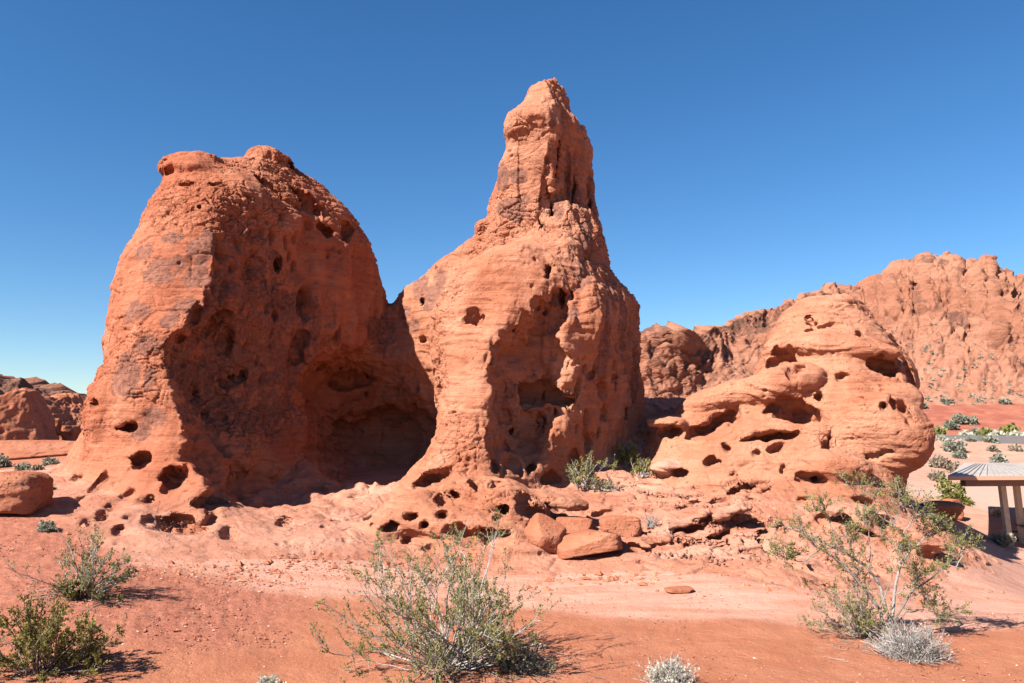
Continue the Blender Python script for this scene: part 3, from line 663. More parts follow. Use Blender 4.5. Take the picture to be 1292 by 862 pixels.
    d -= (1 - up) * (L != SHELFC) * .10 * sstep(.30, .08, f1) * (_TX[1][idx] > .6)
    # scattered pocks a hand wide
    f1, f2, idx = worley((P + .1 * W) * 2.9 + 61)
    d -= .11 * sstep(.26, .08, f1) * (_TX[0][idx] > .70) * sstep(-.1, .25, fbm(P * .7 + 15, 2)) * np.choose(L, [.8, .8, .7, .6])
    # oblique ledges of the shelf
    q = (P[:, 2] * 2.2 + P[:, 0] * .35 - P[:, 1] * .42 + .5 * W[:, 0]) * 1.7
    fr = q - np.floor(q)
    d += (L == SHELFC) * .075 * (sstep(0, .85, fr) - sstep(.9, 1.0, fr) - .45) * sstep(-.2, .3, W[:, 1]) * sstep(1.5, 4, P[:, 0])
    return d.astype(np.float32)
_dd = relief(V1, N1, LV)
V1 = V1 + N1 * _dd[:, None]
print('relief', _time.time() - _t)
# dark desert varnish: soft spots where the photograph shows it, broken up by noise
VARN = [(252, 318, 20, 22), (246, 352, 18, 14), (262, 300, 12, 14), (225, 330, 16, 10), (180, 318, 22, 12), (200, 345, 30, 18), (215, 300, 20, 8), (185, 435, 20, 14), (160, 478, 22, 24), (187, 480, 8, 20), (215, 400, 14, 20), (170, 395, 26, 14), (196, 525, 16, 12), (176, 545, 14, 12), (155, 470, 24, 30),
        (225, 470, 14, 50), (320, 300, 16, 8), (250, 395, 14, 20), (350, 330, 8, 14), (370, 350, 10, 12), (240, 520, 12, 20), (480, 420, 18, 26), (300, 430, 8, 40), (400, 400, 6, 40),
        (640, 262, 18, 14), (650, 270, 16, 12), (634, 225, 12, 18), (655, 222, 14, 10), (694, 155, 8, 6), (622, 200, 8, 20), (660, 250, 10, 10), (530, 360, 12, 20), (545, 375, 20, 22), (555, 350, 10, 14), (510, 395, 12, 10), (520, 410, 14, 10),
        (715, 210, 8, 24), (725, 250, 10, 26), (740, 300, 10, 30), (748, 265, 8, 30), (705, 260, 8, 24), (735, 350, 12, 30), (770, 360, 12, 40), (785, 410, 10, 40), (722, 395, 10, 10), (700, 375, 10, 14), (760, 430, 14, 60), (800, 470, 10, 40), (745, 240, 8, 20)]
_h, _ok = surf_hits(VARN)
varn_shade = np.zeros(len(V1), np.float32)
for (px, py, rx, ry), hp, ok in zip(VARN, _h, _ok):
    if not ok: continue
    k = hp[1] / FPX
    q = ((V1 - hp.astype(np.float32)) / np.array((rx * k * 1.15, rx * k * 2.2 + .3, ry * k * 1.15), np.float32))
    varn_shade = np.maximum(varn_shade, np.clip(1.25 - np.sqrt((q * q).sum(1)), 0, .62))
# dark stain on the fin's hollow wall, strengthened to paint its shade deeper
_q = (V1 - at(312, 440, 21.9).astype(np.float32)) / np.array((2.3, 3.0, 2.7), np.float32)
_stain_shade = np.clip(1.35 - np.sqrt((_q * _q).sum(1)), 0, .56) * (LV == FIN)
varn_shade = np.maximum(varn_shade, _stain_shade).astype(np.float32)
pale = np.clip(sstep(.9, .15, V1[:, 2] - bil(_LZ, V1[:, 0], V1[:, 1])) * (LV != SHELFC) * .35, 0, 1).astype(np.float32)
_sh = sstep(-.2, .5, fbm(V1 * np.array((.5, .9, 1), np.float32) + 3, 4))
pale = np.where(LV == SHELFC, _sh * (.35 + .45 * sstep(-6.0, -2.0, V1[:, 0])), pale * (.35 + .65 * _sh))
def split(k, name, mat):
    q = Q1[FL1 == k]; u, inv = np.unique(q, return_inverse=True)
    return mesh_np(name, V1[u], inv.reshape(-1, 4), [mat], attrs={"varnish": varn_shade[u], "pale": pale[u], "crack": crackm[u]})  # varnish here also carries the shade painted on the fin's hollow wall
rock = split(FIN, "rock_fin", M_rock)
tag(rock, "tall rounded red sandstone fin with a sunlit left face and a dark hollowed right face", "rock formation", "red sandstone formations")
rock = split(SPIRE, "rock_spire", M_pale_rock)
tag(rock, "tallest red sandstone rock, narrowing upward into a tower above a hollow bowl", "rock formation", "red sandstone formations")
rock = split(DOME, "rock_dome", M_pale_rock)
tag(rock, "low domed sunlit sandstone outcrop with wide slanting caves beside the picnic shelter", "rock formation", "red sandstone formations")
tag(split(SHELFC, "slickrock_ground", M_shelf), kind='structure')

# ------------------------------------------------------------------ ground sheet
def ground_material():
    t = NT("desert_ground")
    n1 = t.noise(.8, 6, .65); n2 = t.noise(7, 6, .7)
    dirt = t.mix(t.ramp(n1, .3, .7), (.28, .099, .050), (.335, .132, .072))
    dirt = t.mix(t.math('MULTIPLY', t.ramp(t.noise(1.0, 6, .7, t.mapped((.35, 1.5, 1))), .5, .72), .7), dirt, (.25, .080, .042))
    mound = t.mix(t.ramp(n2, .35, .65), (.25, .086, .050), (.335, .128, .080))
    dirt = t.mix(t.math("MULTIPLY", t.ramp(t.noise(.45, 7, .72, None, .6), .54, .68), .6), dirt, (.39, .185, .115))
    c = t.mix(t.attr("mound"), dirt, mound)
    streak = t.noise(1.0, 6, .7, t.mapped((.5, 2.2, 1), (0, 0, R(8))), .4)
    pale = t.mix(t.ramp(streak, .35, .62), (.36, .168, .108), (.43, .232, .168))
    pale = t.mix(t.math('MULTIPLY', t.ramp(t.noise(2.0, 6, .7, t.mapped((.35, 2.6, 1), (0, 0, R(-6)))), .64, .70), .55), pale, (.50, .33, .26))
    c = t.mix(t.attr("pale"), c, pale)
    c = t.mix(t.attr("red"), c, t.mix(t.ramp(t.noise(.35, 6, .6), .4, .6), (.22, .066, .042), (.28, .100, .064)))
    c = t.mix(t.attr("grey"), c, (.36, .25, .195))
    c = t.mix(t.math('MULTIPLY', t.ramp(t.noise(45, 4, .7), .58, .70), .5), c, (.24, .07, .04))
    c = t.mix(t.math('MULTIPLY', t.ramp(t.noise(30, 3, .6), .66, .72), .55), c, (.66, .42, .31))
    t.color(c)
    t.bump([(t.noise(3.0, 8, .7), .8, .08), (t.noise(22, 6, .75), .7, .02), (t.noise(80, 3, .6), .5, .008)])
    return t.m
M_ground = ground_material()
PALE = [tuple(on_land(a, b)[:2]) for a, b in [(40, 622), (90, 668), (180, 712), (270, 728), (330, 745), (460, 757), (640, 768), (800, 780), (960, 790), (1100, 800), (1290, 790), (1400, 780)]] + [(40, 18), (110, 97), (16, 97), (8, 60), (-14, 40), (-16, 24)]
_fr = np.linspace(-43, 43, 880); _sd1 = np.linspace(47, 313, 60)
TH = np.radians(np.concatenate([_fr, _sd1])); RR = np.concatenate([[.0], np.geomspace(1.2, 3500, 640)])
tt, rr = np.meshgrid(TH, RR, indexing='ij')
gx = (rr * np.sin(tt)).ravel(); gy = (rr * np.cos(tt)).ravel()
gz = land(gx, gy)
sdS = poly_sd(gx, gy, SHELF)
P2 = np.stack([gx, gy, np.zeros_like(gx)], 1).astype(np.float32)
near = sstep(60, 25, np.hypot(gx, gy))
sdP = poly_sd(gx, gy, PALE) + .55 * fbm(P2 * np.array((.5, 1.4, 1), np.float32), 4) * sstep(60, 20, gy)
pale = sstep(.35, -.5, sdP).astype(np.float32)
mound = sstep(-2.4, -4.2, gx + .35 * fbm(P2 * .8, 3)) * sstep(9.5, 11.2, gy + .5 * fbm(P2 * .5 + 5, 3)) * (1 - pale) * sstep(26, 18, gy)
gz = gz - sstep(0, -.7, sdS) * .9 * (gy < 34) + near * (.03 * fbm(P2 * .9, 4) + .010 * fbm(P2 * 6, 3)) + mound * .02 * fbm(P2 * 8 + 3, 2)
gz += (1 - near) * sstep(40, 80, gy) * .5 * fbm(P2 * .08, 4)
red = sstep(107, 111, gy + .09 * gx) * sstep(20, 40, gx) * sstep(150, 128, gy)
red *= 1 - .9 * sstep(.12, .02, np.abs((gy * .33 + .6 * fbm(P2 * .09, 2) - gx * .05) % 3.1 - 1.0)) * (gx > 45)
grey = sstep(.05, .35, fbm(P2 * np.array((.16, .16, 1), np.float32) + 77, 3)) * sstep(28, 34, gy) * sstep(60, 45, gy) * sstep(12, 16, gx) * .8
i = np.arange(len(TH) * len(RR)).reshape(len(TH), len(RR)); j = np.roll(i, -1, 0)
Qg = np.stack([i[:, :-1], i[:, 1:], j[:, 1:], j[:, :-1]], -1).reshape(-1, 4)
o = mesh_np("ground", np.stack([gx, gy, gz], 1), Qg, [M_ground], attrs={"pale": pale, "mound": mound, "red": red, "grey": grey})
if np.cross(o.data.vertices[Qg[900][1]].co - o.data.vertices[Qg[900][0]].co, o.data.vertices[Qg[900][2]].co - o.data.vertices[Qg[900][0]].co)[2] < 0: o.data.flip_normals()
tag(o, kind='structure')

# road at the foot of the far bank
t = NT("worn_asphalt", .9); t.color(t.mix(t.noise(3, 5), (.115, .11, .11), (.165, .155, .15))); t.bump([(t.noise(60, 3), .3, .01)]); M_road = t.m
rx = np.linspace(20, 95, 120); rv = []
for x in rx:
    for w in (-1.7, 1.7):
        y = 97 - .02 * (x - 50) + w; rv.append((x, y, 0))
rv = np.array(rv); rv[:, 2] = land(rv[:, 0], rv[:, 1]) ; rv[:, 2] = np.repeat(rv.reshape(-1, 2, 3)[..., 2].max(1), 2) + .45
rb = rv.copy(); rb[:, 2] -= 1.5
nR = len(rv); q = []
for k in range(len(rx) - 1):
    a = 2 * k; q += [(a, a + 2, a + 3, a + 1), (nR + a, nR + a + 2, a + 2, a), (a + 1, a + 3, nR + a + 3, nR + a + 1)]
tag(mesh_np("road", np.concatenate([rv, rb]), q, [M_road], smooth=False), kind='structure')

# ------------------------------------------------------------------ far hills: a slope from foot to ridge, broken into crags
def hill_material():
    t = NT("hill_rock")
    c = t.mix(t.ramp(t.noise(.05, 6, .65), .35, .65), (.265, .108, .063), (.325, .150, .092))
    st = t.noise(1.0, 6, .7, t.mapped((.05, .05, .55), (0, R(22), 0)), .5)
    c = t.mix(t.math('MULTIPLY', t.ramp(st, .52, .70), .6), c, (.20, .075, .048))
    c = t.mix(t.math('MULTIPLY', t.ramp(t.noise(.5, 6, .75), .56, .72), .6), c, (.17, .066, .045))
    c = t.mix(t.attr("pale"), c, t.mix(t.ramp(t.noise(.35, 6, .75), .4, .6), (.285, .122, .074), (.36, .178, .118)))
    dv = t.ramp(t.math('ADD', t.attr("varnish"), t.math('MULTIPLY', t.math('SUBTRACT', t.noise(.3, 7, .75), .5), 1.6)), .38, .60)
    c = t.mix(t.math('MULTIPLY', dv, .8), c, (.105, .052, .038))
    t.color(c); t.bump([(t.noise(.45, 8, .75), .8, .9), (t.noise(1.0, 6, .7, t.mapped((.25, .25, 1.5), (0, R(22), 0)), .3), .7, .5), (t.noise(2.5, 5, .7), .6, .15)])
    return t.m
M_hill = hill_material()
def hill(name, ridge, foot, Yr, Yf, nu, nt, amp, seed, vfun, prof=1.0):
    ridge = np.array(ridge, float); foot = np.array(foot, float)
    u = np.linspace(ridge[0, 0], ridge[-1, 0], nu); s = np.linspace(0, 1, nt)
    rp = at(u, np.interp(u, ridge[:, 0], ridge[:, 1]), np.interp(u, ridge[:, 0], ridge[:, 2]) if ridge.shape[1] > 2 else np.full(nu, Yr))
    fp = at(u, np.interp(u, foot[:, 0], foot[:, 1]), np.full(nu, Yf)); fp[:, 2] = land(fp[:, 0], fp[:, 1]) - 1.0
    S = s[None, :, None]; H = S ** prof
    P = fp[:, None] * (1 - S) + rp[:, None] * S
    P[..., 2] = fp[:, None, 2] * (1 - H[..., 0]) + rp[:, None, 2] * H[..., 0]
    back = rp[:, None] + np.linspace(0, 1, 14)[None, 1:, None] ** 1.3 * np.array((0, 60, 0)); back[..., 2] -= (np.linspace(0, 1, 14)[1:] ** 1.5 * (rp[:, 2].max() + 3))[None]
    P = np.concatenate([P, back], 1); shp = P.shape[:2]; P = P.reshape(-1, 3)
    k = np.arange(shp[0] * shp[1]).reshape(shp); Q = np.stack([k[:-1, :-1], k[1:, :-1], k[1:, 1:], k[:-1, 1:]], -1).reshape(-1, 4)
    N = normals_np(P, Q)
    ss = np.tile(np.concatenate([s, np.ones(13)]), nu)
    crag = sstep(.05, .55, ss + .25 * fbm(P * .02 + seed, 3))
    W = np.stack([fbm(P * .05 + q_, 3) for q_ in (seed, seed + 9, seed + 23)], 1)
    d = amp * (1.3 * crag * fbm(P * .035 + seed, 3, ridged=True) + .6 * crag * fbm(P * np.array((.13, .13, .10), np.float32) + seed, 4, ridged=True) + .22 * fbm(P * .4, 3))
    Pw = P + 5 * W
    b = P[:, 2] * .92 + P[:, 0] * .34; lay = vnoise(np.stack([P[:, 0] * .03, P[:, 1] * .03, b * .30 + W[:, 0]], 1)); l2 = vnoise(np.stack([P[:, 0] * .09, P[:, 1] * .09, b * .85], 1))
    d += amp * (.35 * np.sign(lay) * np.abs(lay) ** .5 + .22 * np.sign(l2) * np.abs(l2) ** .5) * (.2 + .8 * crag)
    Sx = np.stack([P[:, 0] * .94 - P[:, 2] * .34, P[:, 1], b], 1) + 5 * W
    f1, f2, idx = worley(Sx * np.array((.16, .16, .22), np.float32)); e = f2 - f1
    d += amp * crag * (.62 * (_TX[0][idx] - .5) - .14 * sstep(.06, 0, e))
    f1, f2, idx = worley(Sx * np.array((.45, .45, .75), np.float32)); e = f2 - f1
    d += amp * (.2 + .8 * crag) * (.30 * (_TX[1][idx] - .5) - .04 * sstep(.08, 0, e))
    f1, f2, idx = worley(Sx * np.array((1.1, 1.1, 1.9), np.float32) + 9)
    d += amp * (.3 + .7 * crag) * .20 * (_TX[2][idx] - .5)
    d += amp * .22 * (.4 + .6 * crag) * fbm(P * .33 + 3, 4, ridged=True)
    jt = np.stack([(P[:, 0] * .94 - P[:, 2] * .34) * .42, P[:, 1] * .12, b * .10], 1) + 2.5 * W      # upright joints
    d += amp * crag * .55 * fbm(jt + 13, 4, ridged=True)
    f1, f2, idx = worley(P * .8 + 5)
    bould = (1 - crag * .6) * sstep(.42, .1, f1) * (_TX[0][idx] > .72)
    d += amp * .20 * bould
    d *= .65 + .35 * sstep(1040, 1120, np.repeat(u, shp[1])) if name == 'mountain' else 1.0
    fade = np.minimum(1, np.minimum(ss * 8, 1)) * np.where(np.arange(len(ss)) % shp[1] >= nt + 6, 0, 1)
    D = N * .75 + np.array((0, -.2, .25)); P = P + D * (d * fade)[:, None]
    vn = sstep(.05, .40, fbm(P * np.array((.10, .10, .06), np.float32) + seed + 50, 4)) * crag * .55
    if vfun is not None: vn = np.maximum(vn, vfun(P))
    o = mesh_np(name, P, Q, [M_hill], attrs={"varnish": np.clip(vn, 0, .75), "pale": (1 - crag) * .8})
    return tag(o, kind='structure')
ridge_r = [(640, 534, 130), (740, 514, 130), (790, 454, 128), (812, 436, 126), (824, 430, 126), (850, 431, 128), (872, 434, 132), (893, 425, 138), (930, 411, 146), (960, 405, 152), (990, 385, 160), (1020, 377, 166), (1060, 371, 172), (1092, 377, 176), (1112, 363, 178), (1126, 353, 178), (1150, 350, 178), (1164, 341, 178), (1186, 341, 178), (1200, 341, 178), (1214, 350, 178), (1232, 336, 178), (1248, 332, 178), (1260, 344, 178), (1275, 351, 178), (1292, 352, 178), (1340, 346, 176), (1420, 330, 172), (1600, 350, 165)]
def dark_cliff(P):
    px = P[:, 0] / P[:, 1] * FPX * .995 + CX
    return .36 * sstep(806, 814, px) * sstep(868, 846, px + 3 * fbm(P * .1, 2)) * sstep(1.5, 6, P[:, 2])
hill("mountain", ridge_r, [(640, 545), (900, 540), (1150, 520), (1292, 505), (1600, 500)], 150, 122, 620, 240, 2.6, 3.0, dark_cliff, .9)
hill("hillside", [(-420, 490, 105), (-200, 480, 105), (-60, 484, 105), (0, 484, 105), (22, 486, 105), (40, 490, 105), (58, 496, 105), (78, 502, 105), (100, 507, 105), (140, 518, 105), (200, 545, 105), (300, 560, 105)],
     [(-420, 570), (0, 572), (300, 575)], 105, 78, 420, 130, 1.3, 41.0, lambda P: .62 * sstep(-.15, .2, fbm(P * .12 + 4, 3)), .8)

# ------------------------------------------------------------------ loose rocks
def rock_mesh(name, centre, rad, rotz, seed, mat, tilt=(0, 0), res=60, cuts=4, rough=.06, attrs=None, pw=4.2):
    rg = np.random.RandomState(seed)
    a = np.linspace(0, 2 * math.pi, res * 2, endpoint=False); b = np.linspace(-math.pi / 2, math.pi / 2, res)
    A, Bq = np.meshgrid(a, b, indexing='ij')
    U = np.stack([np.cos(Bq) * np.cos(A), np.cos(Bq) * np.sin(A), np.sin(Bq)], -1).reshape(-1, 3)
    r = 1 / (np.abs(U) ** pw).sum(1) ** (1 / pw)
    for _ in range(cuts):
        n = rg.randn(3); n /= np.linalg.norm(n); h = rg.uniform(.60, .98)
        dn = U @ n; r = np.where(dn > 1e-3, smin(r, h / np.maximum(dn, 1e-3), .05), r)
    P = U * r[:, None] * np.array(rad)
    m = float(np.mean(rad)); o3 = rg.rand(3) * 50
    bed = np.stack([P[:, 0] * .7, P[:, 1] * .7, P[:, 2] * 5], 1) / m
    P = P * (1 + rough * fbm(P / m * 1.6 + o3, 5) + rough * .35 * vnoise(bed + o3) + rough * .5 * fbm(P / m * 6 + o3, 3, ridged=True))[:, None]
    cx_, sx_ = math.cos(tilt[0]), math.sin(tilt[0]); cy_, sy_ = math.cos(tilt[1]), math.sin(tilt[1]); cz_, sz_ = math.cos(rotz), math.sin(rotz)
    M = np.array([[cz_, -sz_, 0], [sz_, cz_, 0], [0, 0, 1]]) @ np.array([[cy_, 0, sy_], [0, 1, 0], [-sy_, 0, cy_]]) @ np.array([[1, 0, 0], [0, cx_, -sx_], [0, sx_, cx_]])
    P = P @ M.T
    k = np.arange(len(a) * len(b)).reshape(len(a), len(b)); kr = np.roll(k, -1, 0)
    Q = np.stack([k[:, :-1], kr[:, :-1], kr[:, 1:], k[:, 1:]], -1).reshape(-1, 4)
    o = mesh_np(name, P, Q, [mat], attrs={"varnish": np.full(len(P), .0 if attrs is None else attrs), "pale": np.zeros(len(P))})
    o.location = [float(v) for v in centre]
    return o
def hit(px, py):
    h, ok = surf_hits([(px, py)]); g = on_land(px, py)
    return h[0] if ok[0] and h[0][1] < g[1] + .5 else g
def boulder(name, px, py, rad_px, depth_m, rotz, seed, label, cat="boulder", group=None, sink=.35, mat=None, tilt=(0, 0), **kw):
    p = hit(px, py); k = p[1] / FPX; rx_, rz_ = rad_px[0] * k, rad_px[1] * k
    o = rock_mesh(name, (p[0], p[1] + depth_m * .5, p[2] + rz_ * (1 - sink)), (rx_, depth_m, rz_), rotz, seed, mat or M_rock, tilt, **kw)
    return tag(o, label, cat, group)
G_B = "boulders fallen at the foot of the rocks"
boulder("boulder", 690, 690, (20, 20), .42, .5, 4, "small angular boulder standing on edge below the tallest rock", group=G_B, sink=.28, tilt=(.1, .5))
boulder("boulder", 745, 702, (40, 17), .55, -.1, 9, "long flat-topped boulder lying on the pale slickrock, largest of the fallen blocks", group=G_B, sink=.32, tilt=(0, -.18))
boulder("boulder", 783, 676, (24, 14), .40, .2, 15, "rounded sandstone block just behind the long flat-topped boulder", group=G_B, sink=.35, tilt=(0, -.1))
boulder("boulder", 724, 676, (26, 13), .40, .4, 22, "low sandstone block wedged between the angular boulder and the rounded block", group=G_B, sink=.4)
boulder("boulder", -4, 652, (40, 28), .8, .2, 31, "big cracked boulder with a pitted right end beside the tall fin", group=G_B, sink=.12, rough=.08)
boulder("boulder", 1205, 655, (13, 13), .55, -.3, 37, "dark shaded block under the overhang of the domed outcrop", group=G_B, sink=.2)
boulder("rock_slab", 1195, 655, (26, 13), .7, -.25, 43, "long low sandstone slab running out of the domed outcrop's shadow", "rock slab", sink=.35, tilt=(0, .12))
boulder("rock_ledge", 858, 748, (17, 4), .16, .1, 51, "thin flake of red rock lying alone on the pale flat ground", "rock flake", sink=.55)
def far_rock(name, px, py, Y, rx, rz, ry, seed, label, cat, **kw):
    p = at(px, py, Y); k = Y / FPX
    p[2] = max(p[2], 0) ; o = rock_mesh(name, p, (rx * k, ry, rz * k), kw.pop('rotz', 0), seed, M_rock, **kw); return tag(o, label, cat)
far_rock("rock_knoll", 12, 548, 48, 62, 58, 3.2, 61, "rounded pitted red rock rising before the dark hillside", "rock outcrop", rough=.10, attrs=.2, tilt=(0, .35), cuts=5, res=90)
far_rock("rock_shelf", 30, 570, 42, 75, 17, 2.4, 66, "low layered sandstone shelf below the rounded pitted rock", "rock outcrop", rough=.10, res=80)
far_rock("rock_outcrop", 88, 540, 55, 30, 40, 3.0, 69, "jumbled reddish rock mass squeezed between the hillside and the tall fin", "rock outcrop", rough=.14, attrs=.25, res=80)
far_rock("rock_slab", 80, 590, 25, 18, 4, .5, 73, "thin broken sandstone slab lying left of the tall fin", "rock slab", rough=.1)
# small stones and gravel, uncountable
def pebbles(name, n, seed, region, smin_, smax_, mat):
    rg = np.random.RandomState(seed); Vs, Ts = [], []
    base = np.array([(1, 0, 0), (-1, 0, 0), (0, 1, 0), (0, -1, 0), (0, 0, 1), (0, 0, -1)], float)
    tri = np.array([(0, 2, 4), (2, 1, 4), (1, 3, 4), (3, 0, 4), (2, 0, 5), (1, 2, 5), (3, 1, 5), (0, 3, 5)])
    xy = region(rg, n); z = land(xy[:, 0], xy[:, 1]); s = smin_ * (smax_ / smin_) ** (rg.rand(n) ** 2.5)
    V = base[None] * s[:, None, None] * rg.uniform(.6, 1.3, (n, 6, 1)) * np.array((1, 1, .6))
    an = rg.rand(n) * 6.28; ca, sa = np.cos(an)[:, None], np.sin(an)[:, None]
    V = np.stack([V[..., 0] * ca - V[..., 1] * sa, V[..., 0] * sa + V[..., 1] * ca, V[..., 2]], -1) + np.stack([xy[:, 0], xy[:, 1], z], 1)[:, None]
    T = (tri[None] + 6 * np.arange(n)[:, None, None]).reshape(-1, 3)
    ti = np.repeat(rg.rand(n), 6)
    o = mesh_np(name, V.reshape(-1, 3), T, [mat], smooth=False, attrs={"tint": ti})
    return tag(o, kind='stuff')
t = NT("gravel_stone"); tin = t.attr("tint"); t.color(t.mix(t.ramp(tin, .90, 1.0), t.mix(tin, (.20, .065, .038), (.34, .135, .085)), (.50, .34, .26))); M_peb = t.m
def reg_front(rg, n):
    px = rg.uniform(-60, 1350, n); Y = 8.2 + 9 * rg.rand(n) ** 1.6
    return np.stack([(px - CX) / FPX * Y, Y], 1)
def reg_mound(rg, n):
    x = rg.uniform(-12, -3.0, n); y = rg.uniform(10, 19, n); return np.stack([x, y], 1)
pebbles("gravel", 16000, 5, reg_front, .004, .024, M_peb)
pebbles("gravel", 16000, 8, reg_mound, .006, .034, M_peb)
t = NT("rock_chip"); tin = t.attr("tint"); t.color(t.mix(tin, (.27, .088, .045), (.36, .150, .088))); t.bump([(t.noise(40, 4), .5, .01)]); M_chip = t.m
_edge = np.array([on_land(a, b_)[:2] for a, b_ in [(60, 668), (110, 690), (170, 708), (230, 716), (300, 716), (400, 714), (480, 716), (560, 732), (660, 728), (740, 722), (820, 726), (900, 730), (1000, 746), (1100, 748), (1190, 728), (1225, 700)]])
def reg_edge(rg, n):
    s = rg.rand(n) * (len(_edge) - 1.001); i_ = s.astype(int); f_ = (s - i_)[:, None]
    return _edge[i_] * (1 - f_) + _edge[i_ + 1] * f_ + rg.randn(n, 2) * np.array((.4, .55)) - np.array((0, .15))
pebbles("rock_rubble", 1500, 12, reg_edge, .012, .11, M_chip)

# ------------------------------------------------------------------ desert shrubs
def leaf_material(name, A, B_, C_, trans=.25):
    t = NT(name, .7, .25); tin = t.attr("tint")
    c = t.mix(t.ramp(tin, .0, .6), A, B_); c = t.mix(t.ramp(tin, .75, 1.0), c, C_); t.color(c)
    tr = t.n.new("ShaderNodeBsdfTranslucent"); t.link(c, tr.inputs[0]); ms = t.n.new("ShaderNodeMixShader"); ms.inputs[0].default_value = trans
    t.link(t.bsdf.outputs[0], ms.inputs[1]); t.link(tr.outputs[0], ms.inputs[2]); t.link(ms.outputs[0], t.n["Material Output"].inputs[0])
    return t.m
def bark_material(name, A, B_):
    t = NT(name, .9, .1); t.color(t.mix(t.attr("tint"), t.mix(t.ramp(t.noise(40, 3), .4, .6), A, B_), tuple(v * .35 for v in A))); t.bump([(t.noise(120, 2), .4, .004)]); return t.m
L_green = leaf_material("creosote_leaf", (.095, .105, .028), (.185, .18, .048), (.25, .215, .07))
L_yellow = leaf_material("yellow_creosote_leaf", (.105, .100, .022), (.20, .175, .040), (.26, .22, .07))  # yellower leaf colour of a few bushes
L_grey = leaf_material("saltbush_leaf", (.13, .14, .10), (.22, .225, .165), (.30, .295, .23))
L_pale = leaf_material("pale_brush_leaf", (.30, .28, .20), (.42, .40, .31), (.50, .47, .36))
L_dry = leaf_material("dry_brush_leaf", (.17, .13, .09), (.26, .21, .15), (.33, .28, .21))
B_pale = bark_material("pale_bark", (.39, .355, .325), (.25, .215, .19))
B_dry = bark_material("dry_bark", (.30, .25, .21), (.20, .155, .125))
B_dark = bark_material("dark_bark", (.20, .155, .12), (.12, .09, .07))

B_mid = bark_material("grey_bark", (.29, .26, .235), (.19, .16, .14))

class Plant:
    def __init__(self, seed):
        self.rg = np.random.RandomState(seed); self.tv, self.tq, self.tt = [], [], []; self.nv = 0; self.lp, self.ld = [], []
    def tube(self, pts, r0, r1, k=4, dead=0.0):
        pts = np.asarray(pts, float); n = len(pts)
        T = np.gradient(pts, axis=0); T /= np.linalg.norm(T, axis=1, keepdims=True) + 1e-9
        ref = np.array((0.31, 0.21, .93)); A = np.cross(T, ref); A /= np.linalg.norm(A, axis=1, keepdims=True) + 1e-9; Bn = np.cross(T, A)
        rad = np.linspace(r0, r1, n); an = np.arange(k) * 2 * math.pi / k
        V = pts[:, None] + rad[:, None, None] * (A[:, None] * np.cos(an)[None, :, None] + Bn[:, None] * np.sin(an)[None, :, None])
        i = self.nv + np.arange(n * k).reshape(n, k); j = np.roll(i, -1, 1)
        self.tv.append(V.reshape(-1, 3)); self.tq.append(np.stack([i[:-1], j[:-1], j[1:], i[1:]], -1).reshape(-1, 4)); self.nv += n * k
        self.tt.append(np.full(n * k, self.rg.rand() ** 3 * .8))
    def path(self, p, d, L, n, wob, up):
        pts = [np.array(p, float)]; d = np.array(d, float)
        for _ in range(n):
            d = d + self.rg.randn(3) * wob + np.array((0, 0, up)); d /= np.linalg.norm(d)
            pts.append(pts[-1] + d * L / n)
        return np.array(pts), d
    def leaves(self, pts, count, spread):
        pts = np.asarray(pts); s = self.rg.rand(count) * (len(pts) - 1.001); i = s.astype(int); f = (s - i)[:, None]
        P = pts[i] * (1 - f) + pts[i + 1] * f + self.rg.randn(count, 3) * spread
        self.lp.append(P); self.ld.append((pts[i + 1] - pts[i]) / (np.linalg.norm(pts[i + 1] - pts[i], axis=1, keepdims=True) + 1e-9))
    def leaf_mesh(self, name, size, mat, parent):
        P = np.concatenate(self.lp); D = np.concatenate(self.ld); n = len(P); rg = self.rg
        u = D * .6 + rg.randn(n, 3) * .55 + np.array((0, 0, .35)); u /= np.linalg.norm(u, axis=1, keepdims=True)
        v = np.cross(u, rg.randn(n, 3)); v /= np.linalg.norm(v, axis=1, keepdims=True) + 1e-9
        sz = size * rg.uniform(.6, 1.3, (n, 1)); w = sz * .36
        V = np.stack([P, P + u * sz * .5 + v * w, P + u * sz, P + u * sz * .5 - v * w], 1).reshape(-1, 3)
        Q = np.arange(n * 4).reshape(n, 4)
        return mesh_np(name, V, Q, [mat], smooth=False, parent=parent, attrs={"tint": np.repeat(rg.rand(n), 4)})
    def wood_mesh(self, name, mat, parent):
        return mesh_np(name, np.concatenate(self.tv), np.concatenate(self.tq), [mat], parent=parent, attrs={"tint": np.concatenate(self.tt)})

